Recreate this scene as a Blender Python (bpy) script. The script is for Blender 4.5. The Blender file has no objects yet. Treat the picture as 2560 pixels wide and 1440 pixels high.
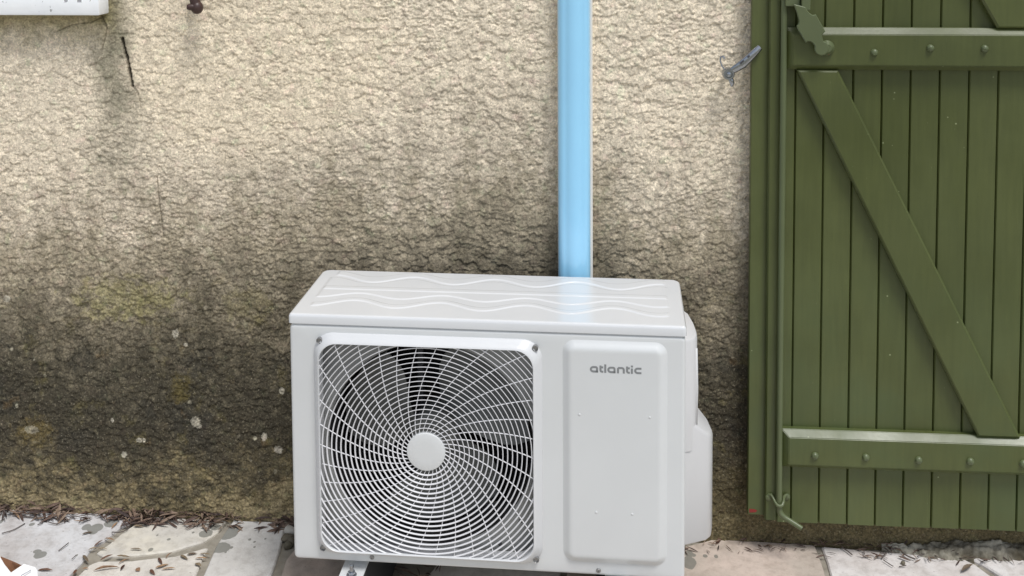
import bpy, bmesh, math, random
import numpy as np
from mathutils import Vector, Matrix

random.seed(7)
rng = np.random.default_rng(7)
S = bpy.context.scene
COL = S.collection
PI = math.pi

# ------------------------------------------------------------------ camera
CAM_F, CAM_PY = 2710.73, -73.32          # focal length and principal row in 2560-wide pixels
CAM_C = np.array([0.1448, -2.4558, 1.4857])
CAM_R = np.array([0.99656, 0.08264, -0.0061])
CAM_U = np.array([0.00062, 0.06601, 0.99782])
CAM_D = np.array([-0.08282, 0.9944, -0.06573])
cd = bpy.data.cameras.new('camera')
cam = bpy.data.objects.new('camera', cd)
COL.objects.link(cam)
cd.sensor_fit = 'HORIZONTAL'
cd.sensor_width = 36.0
cd.lens = 36.0 * CAM_F / 2560.0
cd.shift_y = (CAM_PY - 720.0) / 2560.0
cd.clip_start = 0.05
cd.clip_end = 500
cam.matrix_world = Matrix(((CAM_R[0], CAM_U[0], -CAM_D[0], CAM_C[0]),
                           (CAM_R[1], CAM_U[1], -CAM_D[1], CAM_C[1]),
                           (CAM_R[2], CAM_U[2], -CAM_D[2], CAM_C[2]),
                           (0, 0, 0, 1)))
S.camera = cam

# ------------------------------------------------------------------ sky, sun, exposure
SUN_EL, SUN_AZ = math.radians(63), math.radians(36)     # azimuth to the right of the viewer's back
w = bpy.data.worlds.new('World'); S.world = w; w.use_nodes = True
wn = w.node_tree; wn.nodes.clear()
sky = wn.nodes.new('ShaderNodeTexSky'); sky.sky_type = 'NISHITA'; sky.sun_disc = False
sky.sun_elevation = SUN_EL; sky.sun_rotation = PI - SUN_AZ
sky.air_density = 1.0; sky.dust_density = 1.5; sky.ozone_density = 1.0
hs = wn.nodes.new('ShaderNodeHueSaturation'); hs.inputs['Saturation'].default_value = 0.50
bg = wn.nodes.new('ShaderNodeBackground'); bg.inputs['Strength'].default_value = 0.122
wo = wn.nodes.new('ShaderNodeOutputWorld')
wn.links.new(sky.outputs[0], hs.inputs['Color']); wn.links.new(hs.outputs[0], bg.inputs['Color'])
wn.links.new(bg.outputs[0], wo.inputs['Surface'])
sl = bpy.data.lights.new('sun', 'SUN'); sl.energy = 2.35; sl.angle = math.radians(18); sl.color = (1.0, 0.985, 0.96)
so = bpy.data.objects.new('sun', sl); COL.objects.link(so)
sun_dir = Vector((math.sin(SUN_AZ) * math.cos(SUN_EL), -math.cos(SUN_AZ) * math.cos(SUN_EL), math.sin(SUN_EL)))
so.rotation_euler = sun_dir.to_track_quat('Z', 'Y').to_euler()
so.location = sun_dir * 8
vs = S.view_settings
S.display_settings.display_device = 'sRGB'
vs.view_transform = 'Standard'; vs.look = 'None'; vs.exposure = 0.15; vs.gamma = 1.0
vs.use_curve_mapping = False
S.cycles.use_denoising = True
S.cycles.max_bounces = 8


# ------------------------------------------------------------------ small tools
def ray(x, y):
    return CAM_D + CAM_R * (x - 1280) / CAM_F - CAM_U * (y - CAM_PY) / CAM_F
def on_y(x, y, Y=0.0):
    d = ray(x, y); t = (Y - CAM_C[1]) / d[1]; return CAM_C + t * d
def on_z(x, y, Z=0.0):
    d = ray(x, y); t = (Z - CAM_C[2]) / d[2]; return CAM_C + t * d
def G(x, y, Z=0.0):
    q = on_z(x, y, Z); return (float(q[0]), float(q[1]))
def lin(r, g, b, k=1.0):
    f = lambda c: ((c / 255 + 0.055) / 1.055) ** 2.4 if c > 10 else c / 255 / 12.92
    return (f(r) * k, f(g) * k, f(b) * k, 1.0)

def obj(name, me, mat, parent=None, smooth=False, sharp=None):
    if isinstance(me, bmesh.types.BMesh):
        m = bpy.data.meshes.new(name); me.to_mesh(m); me.free(); me = m
    elif isinstance(me, tuple):
        m = bpy.data.meshes.new(name); m.from_pydata(me[0], [], me[1]); me = m
    if mat is not None and not me.materials: me.materials.append(mat)
    if smooth:
        me.polygons.foreach_set('use_smooth', [True] * len(me.polygons))
        if sharp is not None: me.set_sharp_from_angle(angle=math.radians(sharp))
    me.update()
    o = bpy.data.objects.new(name, me); COL.objects.link(o)
    if parent is not None: o.parent = parent
    return o
def empty(name, loc=(0, 0, 0), rz=0.0):
    o = bpy.data.objects.new(name, None); COL.objects.link(o)
    o.location = loc; o.rotation_euler = (0, 0, rz); o.empty_display_size = 0.05
    return o
def tag(o, label=None, cat=None, group=None, kind=None):
    if label: o['label'] = label
    if cat: o['category'] = cat
    if group: o['group'] = group
    if kind: o['kind'] = kind
    return o

def fix(bm):
    bmesh.ops.recalc_face_normals(bm, faces=bm.faces[:]); return bm
def loft(loops, cap0=False, cap1=False, closed=True, bm=None):
    """Skin a list of equally long 3D loops."""
    bm = bm or bmesh.new()
    vl = [[bm.verts.new(p) for p in L] for L in loops]
    n = len(vl[0])
    for a, b in zip(vl[:-1], vl[1:]):
        for i in range(n if closed else n - 1):
            j = (i + 1) % n
            try: bm.faces.new((a[i], a[j], b[j], b[i]))
            except ValueError: pass
    if cap0: bm.faces.new(vl[0][::-1])
    if cap1: bm.faces.new(vl[-1])
    return fix(bm)
def rr(u0, u1, z0, z1, r, n=6):
    """rounded rectangle, list of (a,b), corner points n+1 each"""
    r = max(1e-5, min(r, (u1 - u0) / 2 - 1e-5, (z1 - z0) / 2 - 1e-5))
    out = []
    for cx, cz, a0 in ((u1 - r, z1 - r, 0), (u0 + r, z1 - r, PI / 2), (u0 + r, z0 + r, PI), (u1 - r, z0 + r, 1.5 * PI)):
        for i in range(n + 1):
            a = a0 + PI / 2 * i / n
            out.append((cx + r * math.cos(a), cz + r * math.sin(a)))
    return out
def rr_in(u0, u1, z0, z1, r, d, n=6):
    return rr(u0 + d, u1 - d, z0 + d, z1 - d, max(r - d, 0.0015), n)
def box(x0, x1, y0, y1, z0, z1, ch=0.0, bm=None):
    bm = bm or bmesh.new()
    g = bmesh.ops.create_cube(bm, size=1.0)
    for v in g['verts']:
        v.co = Vector(((x0 + x1) / 2 + v.co.x * (x1 - x0), (y0 + y1) / 2 + v.co.y * (y1 - y0), (z0 + z1) / 2 + v.co.z * (z1 - z0)))
    if ch > 0:
        es = {e for v in g['verts'] for e in v.link_edges}
        bmesh.ops.bevel(bm, geom=list(es), offset=ch, segments=2, affect='EDGES', profile=0.6)
    return bm
def inset_poly(poly, d):
    """inset a convex or mildly concave counter-clockwise polygon"""
    n = len(poly); out = []
    area = sum(poly[i][0] * poly[(i + 1) % n][1] - poly[(i + 1) % n][0] * poly[i][1] for i in range(n))
    s = 1 if area > 0 else -1
    for i in range(n):
        p0, p1, p2 = Vector(poly[i - 1]), Vector(poly[i]), Vector(poly[(i + 1) % n])
        e1, e2 = (p1 - p0).normalized(), (p2 - p1).normalized()
        n1, n2 = Vector((-e1.y, e1.x)) * s, Vector((-e2.y, e2.x)) * s
        b = n1 + n2
        k = max(0.35, b.length_squared / 2)
        out.append(tuple(p1 + b * d / k))
    return out
def prism_xz(poly, yb, yf, ch=0.002):
    """polygon in x,z extruded from yb (back) to yf (front, nearer the viewer) with a chamfered front"""
    ins = inset_poly(poly, ch)
    L = [[(x, yb, z) for x, z in poly], [(x, yf + ch, z) for x, z in poly], [(x, yf, z) for x, z in ins]]
    return loft(L, True, True)
def tube(path, rad, n=8, cap=True, bm=None, flat=1.0):
    """round tube along 3D points; rad a number or list"""
    P = [Vector(p) for p in path]
    rs = rad if isinstance(rad, (list, tuple)) else [rad] * len(P)
    loops = []
    up = None
    for i, p in enumerate(P):
        t = (P[min(i + 1, len(P) - 1)] - P[max(i - 1, 0)]).normalized()
        if up is None:
            up = Vector((0, 1, 0)) if abs(t.y) < 0.8 else Vector((1, 0, 0))
        a = (up - t * up.dot(t)).normalized(); b = t.cross(a); up = a
        loops.append([tuple(p + (a * math.cos(2 * PI * k / n) * flat + b * math.sin(2 * PI * k / n)) * rs[i]) for k in range(n)])
    return loft(loops, cap, cap, bm=bm)
def lathe(prof, n=20, axis='Y', origin=(0, 0, 0), bm=None):
    """prof: list of (radius, along)"""
    loops = []
    for r, h in prof:
        L = []
        for k in range(n):
            c, s = math.cos(2 * PI * k / n) * r, math.sin(2 * PI * k / n) * r
            p = (c, h, s) if axis == 'Y' else ((c, s, h) if axis == 'Z' else (h, c, s))
            L.append(tuple(Vector(p) + Vector(origin)))
        loops.append(L)
    return loft(loops, prof[0][0] > 1e-6, prof[-1][0] > 1e-6, bm=bm)


# ------------------------------------------------------------------ material tools
def new_mat(name):
    m = bpy.data.materials.new(name); m.use_nodes = True
    nt = m.node_tree
    return m, nt, nt.nodes['Principled BSDF']
def N(nt, typ, ins=None, **props):
    n = nt.nodes.new(typ)
    for k, v in props.items(): setattr(n, k, v)
    for k, v in (ins or {}).items():
        s = n.inputs[k]
        if isinstance(v, bpy.types.NodeSocket): nt.links.new(v, s)
        else: s.default_value = v
    return n
def M(nt, op, a, b=None, clamp=False):
    ins = {0: a}
    if b is not None: ins[1] = b
    return N(nt, 'ShaderNodeMath', ins, operation=op, use_clamp=clamp).outputs[0]
def MIX(nt, f, a, b, blend='MIX'):
    return N(nt, 'ShaderNodeMix', {0: f, 6: a, 7: b}, data_type='RGBA', blend_type=blend).outputs[2]
def NOISE(nt, vec, scale, detail=4.0, rough=0.55, dist=0.0):
    return N(nt, 'ShaderNodeTexNoise', {'Vector': vec, 'Scale': scale, 'Detail': detail, 'Roughness': rough, 'Distortion': dist}).outputs[0]
def SMOOTH(nt, v, a, b, lo=0.0, hi=1.0):
    return N(nt, 'ShaderNodeMapRange', {0: v, 1: a, 2: b, 3: lo, 4: hi}, interpolation_type='SMOOTHSTEP').outputs[0]
def RAMP(nt, v, stops, mode='LINEAR'):
    n = N(nt, 'ShaderNodeValToRGB', {0: v}); cr = n.color_ramp; cr.interpolation = mode
    while len(cr.elements) < len(stops): cr.elements.new(0.5)
    for e, (p, c) in zip(cr.elements, stops): e.position = p; e.color = c if len(c) == 4 else (*c, 1)
    return n.outputs[0]
def POS(nt):
    return N(nt, 'ShaderNodeNewGeometry').outputs['Position']
def OBJC(nt):
    return N(nt, 'ShaderNodeTexCoord').outputs['Object']
def XYZ(nt, v):
    s = N(nt, 'ShaderNodeSeparateXYZ', {0: v}); return s.outputs[0], s.outputs[1], s.outputs[2]
def BUMP(nt, bsdf, h, strength=0.3, dist=0.002):
    b = N(nt, 'ShaderNodeBump', {'Height': h, 'Strength': strength, 'Distance': dist})
    nt.links.new(b.outputs[0], bsdf.inputs['Normal'])
def setc(nt, bsdf, c):
    if isinstance(c, bpy.types.NodeSocket): nt.links.new(c, bsdf.inputs['Base Color'])
    else: bsdf.inputs['Base Color'].default_value = c

def paint(name, col, rough=0.4, var=0.06, spec=0.5, bump=0.05, bscale=60, coat=0.0):
    m, nt, b = new_mat(name)
    P = POS(nt)
    n = NOISE(nt, P, 9.0, 5)
    c = MIX(nt, SMOOTH(nt, n, 0.3, 0.7), tuple(x * (1 - var) for x in col[:3]) + (1,), tuple(min(1, x * (1 + var)) for x in col[:3]) + (1,))
    setc(nt, b, c)
    rn = NOISE(nt, P, 25, 3)
    nt.links.new(SMOOTH(nt, rn, 0.2, 0.8, rough * 0.88, min(1, rough * 1.12)), b.inputs['Roughness'])
    b.inputs['Specular IOR Level'].default_value = spec
    b.inputs['Coat Weight'].default_value = coat; b.inputs['Coat Roughness'].default_value = 0.15
    if bump > 0: BUMP(nt, b, NOISE(nt, P, bscale, 4), bump, 0.001)
    return m
def plain(name, col, rough=0.5, metal=0.0, spec=0.5, var=0.1, scale=120):
    m, nt, b = new_mat(name)
    n = NOISE(nt, POS(nt), scale, 3)
    setc(nt, b, MIX(nt, n, tuple(x * (1 - var) for x in col[:3]) + (1,), tuple(min(1, x * (1 + var)) for x in col[:3]) + (1,)))
    b.inputs['Roughness'].default_value = rough; b.inputs['Metallic'].default_value = metal
    b.inputs['Specular IOR Level'].default_value = spec
    return m

WK = 1.25        # roughcast albedo over the photograph's shaded value
def wall_material():
    m, nt, b = new_mat('roughcast')
    P = POS(nt); x, y, z = XYZ(nt, P)
    big = NOISE(nt, P, 2.6, 6, 0.6); med = NOISE(nt, P, 11, 6, 0.6); fine = NOISE(nt, P, 70, 5, 0.65); grain = NOISE(nt, P, 240, 3, 0.6)
    xr = N(nt, 'ShaderNodeMapRange', {0: x, 1: -1.4, 2: 0.6, 3: 0, 4: 1}).outputs[0]
    g = lambda v: (v, v, v, 1)
    off = RAMP(nt, xr, [(0.0, g(0.66)), (0.20, g(0.60)), (0.42, g(0.51)), (0.70, g(0.40)), (0.77, g(0.46)), (0.87, g(0.56)), (1.0, g(0.56))], 'EASE')
    off = M(nt, 'SUBTRACT', off, 0.5)
    # the stain only lifts the upper wall: near the ground the tide mark runs level
    off = M(nt, 'MULTIPLY', off, SMOOTH(nt, z, 0.25, 0.75))
    t = M(nt, 'ADD', z, off)
    t = M(nt, 'ADD', t, M(nt, 'MULTIPLY', M(nt, 'SUBTRACT', big, 0.5), 0.34))
    t = M(nt, 'ADD', t, M(nt, 'MULTIPLY', M(nt, 'SUBTRACT', med, 0.5), 0.32))
    t = M(nt, 'ADD', t, M(nt, 'MULTIPLY', M(nt, 'SUBTRACT', fine, 0.5), 0.26))
    stv = N(nt, 'ShaderNodeVectorMath', {0: P, 1: (1.0, 1.0, 0.16)}, operation='MULTIPLY').outputs[0]
    t = M(nt, 'ADD', t, M(nt, 'MULTIPLY', M(nt, 'SUBTRACT', NOISE(nt, stv, 16, 5, 0.6), 0.5), M(nt, 'MULTIPLY', SMOOTH(nt, z, 0.2, 0.6), 0.30)))
    t = M(nt, 'ADD', t, M(nt, 'MULTIPLY', M(nt, 'SUBTRACT', NOISE(nt, P, 28, 4, 0.6), 0.5), 0.30))
    tn = M(nt, 'DIVIDE', t, 1.3, True)
    k = WK
    c = RAMP(nt, tn, [(0.00, lin(138, 126, 98, k)), (0.035, lin(118, 107, 81, k)), (0.085, lin(82, 75, 58, k)), (0.14, lin(63, 58, 47, k)), (0.24, lin(60, 56, 46, k)),
                      (0.31, lin(74, 69, 57, k)), (0.39, lin(101, 94, 79, k)), (0.47, lin(121, 113, 97, k)), (0.56, lin(149, 139, 120, k)),
                      (0.66, lin(179, 168, 150, k)), (0.76, lin(203, 191, 171, k)), (0.92, lin(208, 196, 176, k))])
    lowr = M(nt, 'MULTIPLY', SMOOTH(nt, x, 0.15, 0.32), SMOOTH(nt, M(nt, 'ADD', z, M(nt, 'MULTIPLY', M(nt, 'SUBTRACT', med, 0.5), 0.15)), 0.24, 0.10))
    c = MIX(nt, M(nt, 'MULTIPLY', lowr, 0.8), c, lin(80, 73, 52, k))
    wx_ = M(nt, 'DIVIDE', M(nt, 'ADD', x, 0.68), 0.40); wz_ = M(nt, 'DIVIDE', M(nt, 'SUBTRACT', z, 1.16), 0.30)
    warm = SMOOTH(nt, M(nt, 'ADD', M(nt, 'ADD', M(nt, 'MULTIPLY', wx_, wx_), M(nt, 'MULTIPLY', wz_, wz_)), M(nt, 'MULTIPLY', M(nt, 'SUBTRACT', med, 0.5), 1.2)), 1.25, 0.35)
    c = MIX(nt, M(nt, 'MULTIPLY', warm, 0.45), c, lin(213, 199, 174, k))
    # algae: blue-black in the damp band, olive and ochre blotches, pale lichen
    damp = M(nt, 'MULTIPLY', SMOOTH(nt, z, 0.10, 0.22), SMOOTH(nt, z, 0.62, 0.40))
    blue = M(nt, 'MULTIPLY', damp, SMOOTH(nt, NOISE(nt, P, 6.5, 5, 0.65), 0.52, 0.64))
    c = MIX(nt, M(nt, 'MULTIPLY', blue, 0.38), c, lin(48, 49, 47, 1.0))
    ol = M(nt, 'MULTIPLY', M(nt, 'MULTIPLY', SMOOTH(nt, z, 0.0, 0.08), SMOOTH(nt, z, 0.75, 0.5)), SMOOTH(nt, NOISE(nt, N(nt, 'ShaderNodeVectorMath', {0: P, 1: (3.1, 0, 7.7)}, operation='ADD').outputs[0], 13, 6, 0.7), 0.54, 0.70))
    c = MIX(nt, M(nt, 'MULTIPLY', ol, 0.38), c, lin(118, 109, 66, 1.0))
    oc = M(nt, 'MULTIPLY', damp, SMOOTH(nt, NOISE(nt, N(nt, 'ShaderNodeVectorMath', {0: P, 1: (9.1, 0, 2.7)}, operation='ADD').outputs[0], 14, 4, 0.6), 0.63, 0.72))
    c = MIX(nt, M(nt, 'MULTIPLY', oc, 0.40), c, lin(112, 90, 58, 1.0))
    vo = N(nt, 'ShaderNodeTexVoronoi', {'Vector': P, 'Scale': 26, 'Randomness': 1.0}).outputs['Distance']
    li = M(nt, 'MULTIPLY', SMOOTH(nt, M(nt, 'ADD', vo, M(nt, 'MULTIPLY', fine, 0.35)), 0.34, 0.26), SMOOTH(nt, NOISE(nt, P, 4.2, 3), 0.52, 0.60))
    li = M(nt, 'MULTIPLY', li, M(nt, 'MULTIPLY', SMOOTH(nt, z, 0.05, 0.2), SMOOTH(nt, z, 0.72, 0.5)))
    c = MIX(nt, M(nt, 'MULTIPLY', li, 0.6), c, lin(190, 183, 162, 1.0))
    # grey-green run-off below the end of the sill, and moss under it
    mx = M(nt, 'ADD', x, M(nt, 'MULTIPLY', M(nt, 'SUBTRACT', NOISE(nt, P, 7, 5), 0.5), 0.22))
    dx = M(nt, 'ABSOLUTE', M(nt, 'SUBTRACT', mx, -1.005))
    run = M(nt, 'MULTIPLY', SMOOTH(nt, dx, 0.095, 0.005), SMOOTH(nt, M(nt, 'ADD', z, M(nt, 'MULTIPLY', M(nt, 'SUBTRACT', med, 0.5), 0.5)), 0.72, 1.10))
    c = MIX(nt, M(nt, 'MULTIPLY', run, M(nt, 'ADD', 0.45, M(nt, 'MULTIPLY', fine, 0.6))), c, lin(112, 110, 92, 1.0))
    ms = M(nt, 'MULTIPLY', SMOOTH(nt, x, -0.96, -1.04), SMOOTH(nt, M(nt, 'ADD', z, M(nt, 'MULTIPLY', M(nt, 'SUBTRACT', med, 0.5), 0.16)), 1.125, 1.225))
    c = MIX(nt, M(nt, 'MULTIPLY', ms, 0.75), c, lin(122, 112, 62, 1.0))
    lm = None
    for (px_, py_, rx_, rz_) in ((490, 1052, 13, 13), (497, 1063, 9, 6), (350, 1098, 9, 6), (362, 1098, 5, 5), (662, 1090, 8, 10), (697, 1122, 12, 9), (706, 975, 7, 8), (440, 832, 9, 11), (466, 860, 6, 5), (283, 1048, 5, 6), (82, 1072, 20, 10), (20, 745, 10, 9), (312, 1135, 8, 7)):
        q_ = on_y(px_, py_)
        ux = M(nt, 'DIVIDE', M(nt, 'SUBTRACT', x, float(q_[0])), rx_ * 0.00093); uz = M(nt, 'DIVIDE', M(nt, 'SUBTRACT', z, float(q_[2])), rz_ * 0.00100)
        dd = M(nt, 'ADD', M(nt, 'ADD', M(nt, 'MULTIPLY', ux, ux), M(nt, 'MULTIPLY', uz, uz)), M(nt, 'MULTIPLY', M(nt, 'SUBTRACT', grain, 0.5), 3.2))
        sp_ = SMOOTH(nt, dd, 1.15, 0.75); lm = sp_ if lm is None else M(nt, 'MAXIMUM', lm, sp_)
    c = MIX(nt, M(nt, 'MULTIPLY', lm, 0.8), c, lin(186, 180, 164))
    mossn = M(nt, 'MULTIPLY', M(nt, 'SUBTRACT', NOISE(nt, P, 40, 4, 0.75), 0.5), 5.5)
    for (px_, py_, rx_, rz_, cc) in ((320, 745, 150, 60, lin(150, 144, 92)), (455, 965, 40, 45, lin(104, 92, 40)), (90, 1080, 60, 40, lin(112, 96, 52)), (620, 760, 70, 50, lin(132, 124, 90))):
        q_ = on_y(px_, py_)
        ux = M(nt, 'DIVIDE', M(nt, 'SUBTRACT', x, float(q_[0])), rx_ * 0.00093); uz = M(nt, 'DIVIDE', M(nt, 'SUBTRACT', z, float(q_[2])), rz_ * 0.00100)
        dd = M(nt, 'ADD', M(nt, 'ADD', M(nt, 'MULTIPLY', ux, ux), M(nt, 'MULTIPLY', uz, uz)), mossn)
        c = MIX(nt, M(nt, 'MULTIPLY', SMOOTH(nt, dd, 1.2, 0.0), 0.42), c, cc)
    # every lump of render has its own tone: sand grains, faint green and mauve crusts
    wv = N(nt, 'ShaderNodeVectorMath', {0: P, 1: N(nt, 'ShaderNodeVectorMath', {0: N(nt, 'ShaderNodeTexNoise', {'Vector': P, 'Scale': 90.0, 'Detail': 2.0}).outputs['Color'], 'Scale': 0.012}, operation='SCALE').outputs[0]}, operation='ADD').outputs[0]
    for sc, lo, hi in ((95, 0.84, 1.14), (230, 0.80, 1.16)):
        vc = N(nt, 'ShaderNodeTexVoronoi', {'Vector': wv, 'Scale': float(sc)}).outputs['Color']
        r_, g_, b_ = XYZ(nt, vc)
        c = MIX(nt, 1.0, c, RAMP(nt, r_, [(0.0, (lo, lo, lo)), (0.5, (1, 1, 1)), (1.0, (hi, hi, hi))]), 'MULTIPLY')
    fk = M(nt, 'MULTIPLY', SMOOTH(nt, NOISE(nt, P, 230, 3, 0.6), 0.58, 0.70), SMOOTH(nt, z, 0.85, 0.5))
    c = MIX(nt, M(nt, 'MULTIPLY', fk, 0.42), c, lin(168, 160, 140))
    pk = M(nt, 'MULTIPLY', SMOOTH(nt, NOISE(nt, P, 48, 4, 0.7), 0.56, 0.68), SMOOTH(nt, z, 0.8, 0.5))
    c = MIX(nt, M(nt, 'MULTIPLY', pk, 0.30), c, lin(138, 130, 108))
    tint = NOISE(nt, P, 34, 4, 0.65)
    c = MIX(nt, 1.0, c, RAMP(nt, tint, [(0.28, (0.93, 1.03, 0.96)), (0.42, (1, 1, 1)), (0.58, (1, 1, 1)), (0.72, (1.04, 0.97, 1.01))]), 'MULTIPLY')
    c = MIX(nt, 1.0, c, RAMP(nt, grain, [(0.25, (0.62, 0.61, 0.59)), (0.5, (1.0, 1.0, 1.0)), (0.78, (1.32, 1.3, 1.26))]), 'MULTIPLY')
    c = MIX(nt, 1.0, c, RAMP(nt, fine, [(0.25, (0.84, 0.84, 0.84)), (0.55, (1.0, 1.0, 1.0)), (0.8, (1.12, 1.11, 1.1))]), 'MULTIPLY')
    grit = RAMP(nt, NOISE(nt, P, 165, 4, 0.75), [(0.30, (0.52, 0.51, 0.50)), (0.48, (1, 1, 1)), (0.66, (1.45, 1.42, 1.36))])
    c = MIX(nt, SMOOTH(nt, z, 0.95, 0.45, 0.25, 1.0), c, MIX(nt, 1.0, c, grit, 'MULTIPLY'))
    c = MIX(nt, M(nt, 'MULTIPLY', N(nt, 'ShaderNodeAttribute', attribute_name='crack_shade').outputs['Fac'], 0.85), c, lin(58, 53, 47))  # shade inside the cracks painted in as dark grey, strongest in deep ones
    setc(nt, b, c)
    b.inputs['Roughness'].default_value = 0.92; b.inputs['Specular IOR Level'].default_value = 0.25
    h = M(nt, 'ADD', M(nt, 'MULTIPLY', NOISE(nt, P, 190, 4, 0.7), 1.0), M(nt, 'MULTIPLY', NOISE(nt, P, 420, 2), 0.5))
    BUMP(nt, b, h, 0.6, 0.0024)
    return m

def stone_material(name, a, bcol, spots=(), pit=0.5, seed=0.0):
    m, nt, b = new_mat(name)
    P = POS(nt); Q = N(nt, 'ShaderNodeVectorMath', {0: P, 1: (seed, seed * 1.7, 0)}, operation='ADD').outputs[0]
    n1 = NOISE(nt, Q, 7, 6, 0.6); n2 = NOISE(nt, Q, 45, 5, 0.6); n3 = NOISE(nt, Q, 260, 3, 0.6)
    c = MIX(nt, SMOOTH(nt, n1, 0.35, 0.65), a, bcol)
    c = MIX(nt, 1.0, c, RAMP(nt, n2, [(0.28, (0.80, 0.79, 0.78)), (0.5, (1, 1, 1)), (0.75, (1.06, 1.06, 1.06))]), 'MULTIPLY')
    c = MIX(nt, 1.0, c, RAMP(nt, NOISE(nt, Q, 17, 6, 0.7), [(0.30, (0.80, 0.78, 0.76)), (0.48, (1, 1, 1)), (0.7, (1.04, 1.04, 1.04))]), 'MULTIPLY')
    pits = M(nt, 'MULTIPLY', SMOOTH(nt, NOISE(nt, Q, 130, 3, 0.7), 0.63, 0.70), SMOOTH(nt, n2, 0.42, 0.55))
    c = MIX(nt, M(nt, 'MULTIPLY', pits, pit), c, lin(108, 100, 92))
    x, y, z = XYZ(nt, P)
    w1 = M(nt, 'MULTIPLY', M(nt, 'SUBTRACT', NOISE(nt, P, 60, 3), 0.5), 0.9)
    mask = None
    for (sx, sy, rx, ry, an) in spots:
        ca, sa = math.cos(an), math.sin(an)
        dx = M(nt, 'SUBTRACT', x, sx); dy = M(nt, 'SUBTRACT', y, sy)
        u = M(nt, 'DIVIDE', M(nt, 'ADD', M(nt, 'MULTIPLY', dx, ca), M(nt, 'MULTIPLY', dy, sa)), rx)
        v = M(nt, 'DIVIDE', M(nt, 'SUBTRACT', M(nt, 'MULTIPLY', dy, ca), M(nt, 'MULTIPLY', dx, sa)), ry)
        d = M(nt, 'ADD', M(nt, 'ADD', M(nt, 'MULTIPLY', u, u), M(nt, 'MULTIPLY', v, v)), w1)
        s = SMOOTH(nt, d, 1.08, 0.92)
        mask = s if mask is None else M(nt, 'MAXIMUM', mask, s)
    if mask is not None:
        c = MIX(nt, M(nt, 'MULTIPLY', mask, 0.80), c, lin(116, 116, 108))
    setc(nt, b, c)
    b.inputs['Roughness'].default_value = 0.75; b.inputs['Specular IOR Level'].default_value = 0.35
    BUMP(nt, b, M(nt, 'ADD', n2, M(nt, 'MULTIPLY', n3, 0.5)), 0.45, 0.003)
    return m

def leaf_material(name, c0, c1, c2):
    m, nt, b = new_mat(name)
    isl = N(nt, 'ShaderNodeNewGeometry').outputs['Random Per Island']
    rnd = N(nt, 'ShaderNodeObjectInfo').outputs['Random']
    f = M(nt, 'FRACT', M(nt, 'ADD', isl, rnd))
    c = RAMP(nt, f, [(0.0, c0), (0.5, c1), (0.85, c2), (1.0, c1)])
    c = MIX(nt, 1.0, c, RAMP(nt, NOISE(nt, POS(nt), 180, 3), [(0.3, (0.7, 0.7, 0.7)), (0.7, (1.15, 1.15, 1.15))]), 'MULTIPLY')
    setc(nt, b, c); b.inputs['Roughness'].default_value = 0.7
    return m

def shutter_material():
    m, nt, b = new_mat('green_paint')
    P = POS(nt); x, y, z = XYZ(nt, P)
    st = N(nt, 'ShaderNodeVectorMath', {0: P, 1: (1.0, 1.0, 0.08)}, operation='MULTIPLY').outputs[0]
    n = NOISE(nt, P, 4.5, 5); s = NOISE(nt, st, 120, 4)
    c = MIX(nt, SMOOTH(nt, n, 0.35, 0.65), lin(74, 81, 43, GK), lin(81, 88, 49, GK))
    c = MIX(nt, 1.0, c, RAMP(nt, N(nt, 'ShaderNodeObjectInfo').outputs['Random'], [(0.0, (0.90, 0.91, 0.88)), (1.0, (1.08, 1.07, 1.10))]), 'MULTIPLY')
    c = MIX(nt, 1.0, c, RAMP(nt, s, [(0.3, (0.92, 0.92, 0.92)), (0.7, (1.06, 1.06, 1.06))]), 'MULTIPLY')
    # bluish weathering towards the bottom boards, as blotches of chalking
    ch = M(nt, 'MULTIPLY', SMOOTH(nt, z, 0.95, 0.15), SMOOTH(nt, NOISE(nt, P, 6, 5), 0.35, 0.7))
    c = MIX(nt, M(nt, 'MULTIPLY', ch, 0.55), c, lin(74, 88, 56, GK))
    # splashes: pale specks and short scratches
    vo = N(nt, 'ShaderNodeTexVoronoi', {'Vector': P, 'Scale': 34}).outputs
    sp = M(nt, 'MULTIPLY', SMOOTH(nt, vo['Distance'], 0.075, 0.05), SMOOTH(nt, NOISE(nt, P, 15, 2), 0.56, 0.60))
    c = MIX(nt, M(nt, 'MULTIPLY', sp, 0.75), c, lin(150, 158, 120))
    sc = N(nt, 'ShaderNodeVectorMath', {0: P, 1: (30, 30, 7)}, operation='MULTIPLY').outputs[0]
    v2 = N(nt, 'ShaderNodeTexVoronoi', {'Vector': sc, 'Scale': 3.0}).outputs['Distance']
    sc2 = M(nt, 'MULTIPLY', SMOOTH(nt, v2, 0.06, 0.03), SMOOTH(nt, NOISE(nt, P, 9, 2), 0.55, 0.62))
    c = MIX(nt, M(nt, 'MULTIPLY', sc2, 0.5), c, lin(120, 128, 92))
    setc(nt, b, c)
    nt.links.new(SMOOTH(nt, NOISE(nt, P, 5, 4), 0.3, 0.7, 0.30, 0.46), b.inputs['Roughness'])
    b.inputs['Roughness'].default_value = 0.36; b.inputs['Specular IOR Level'].default_value = 0.45
    BUMP(nt, b, M(nt, 'ADD', s, M(nt, 'MULTIPLY', NOISE(nt, P, 30, 3), 1.5)), 0.14, 0.0012)
    return m
GK = 1.03

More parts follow.
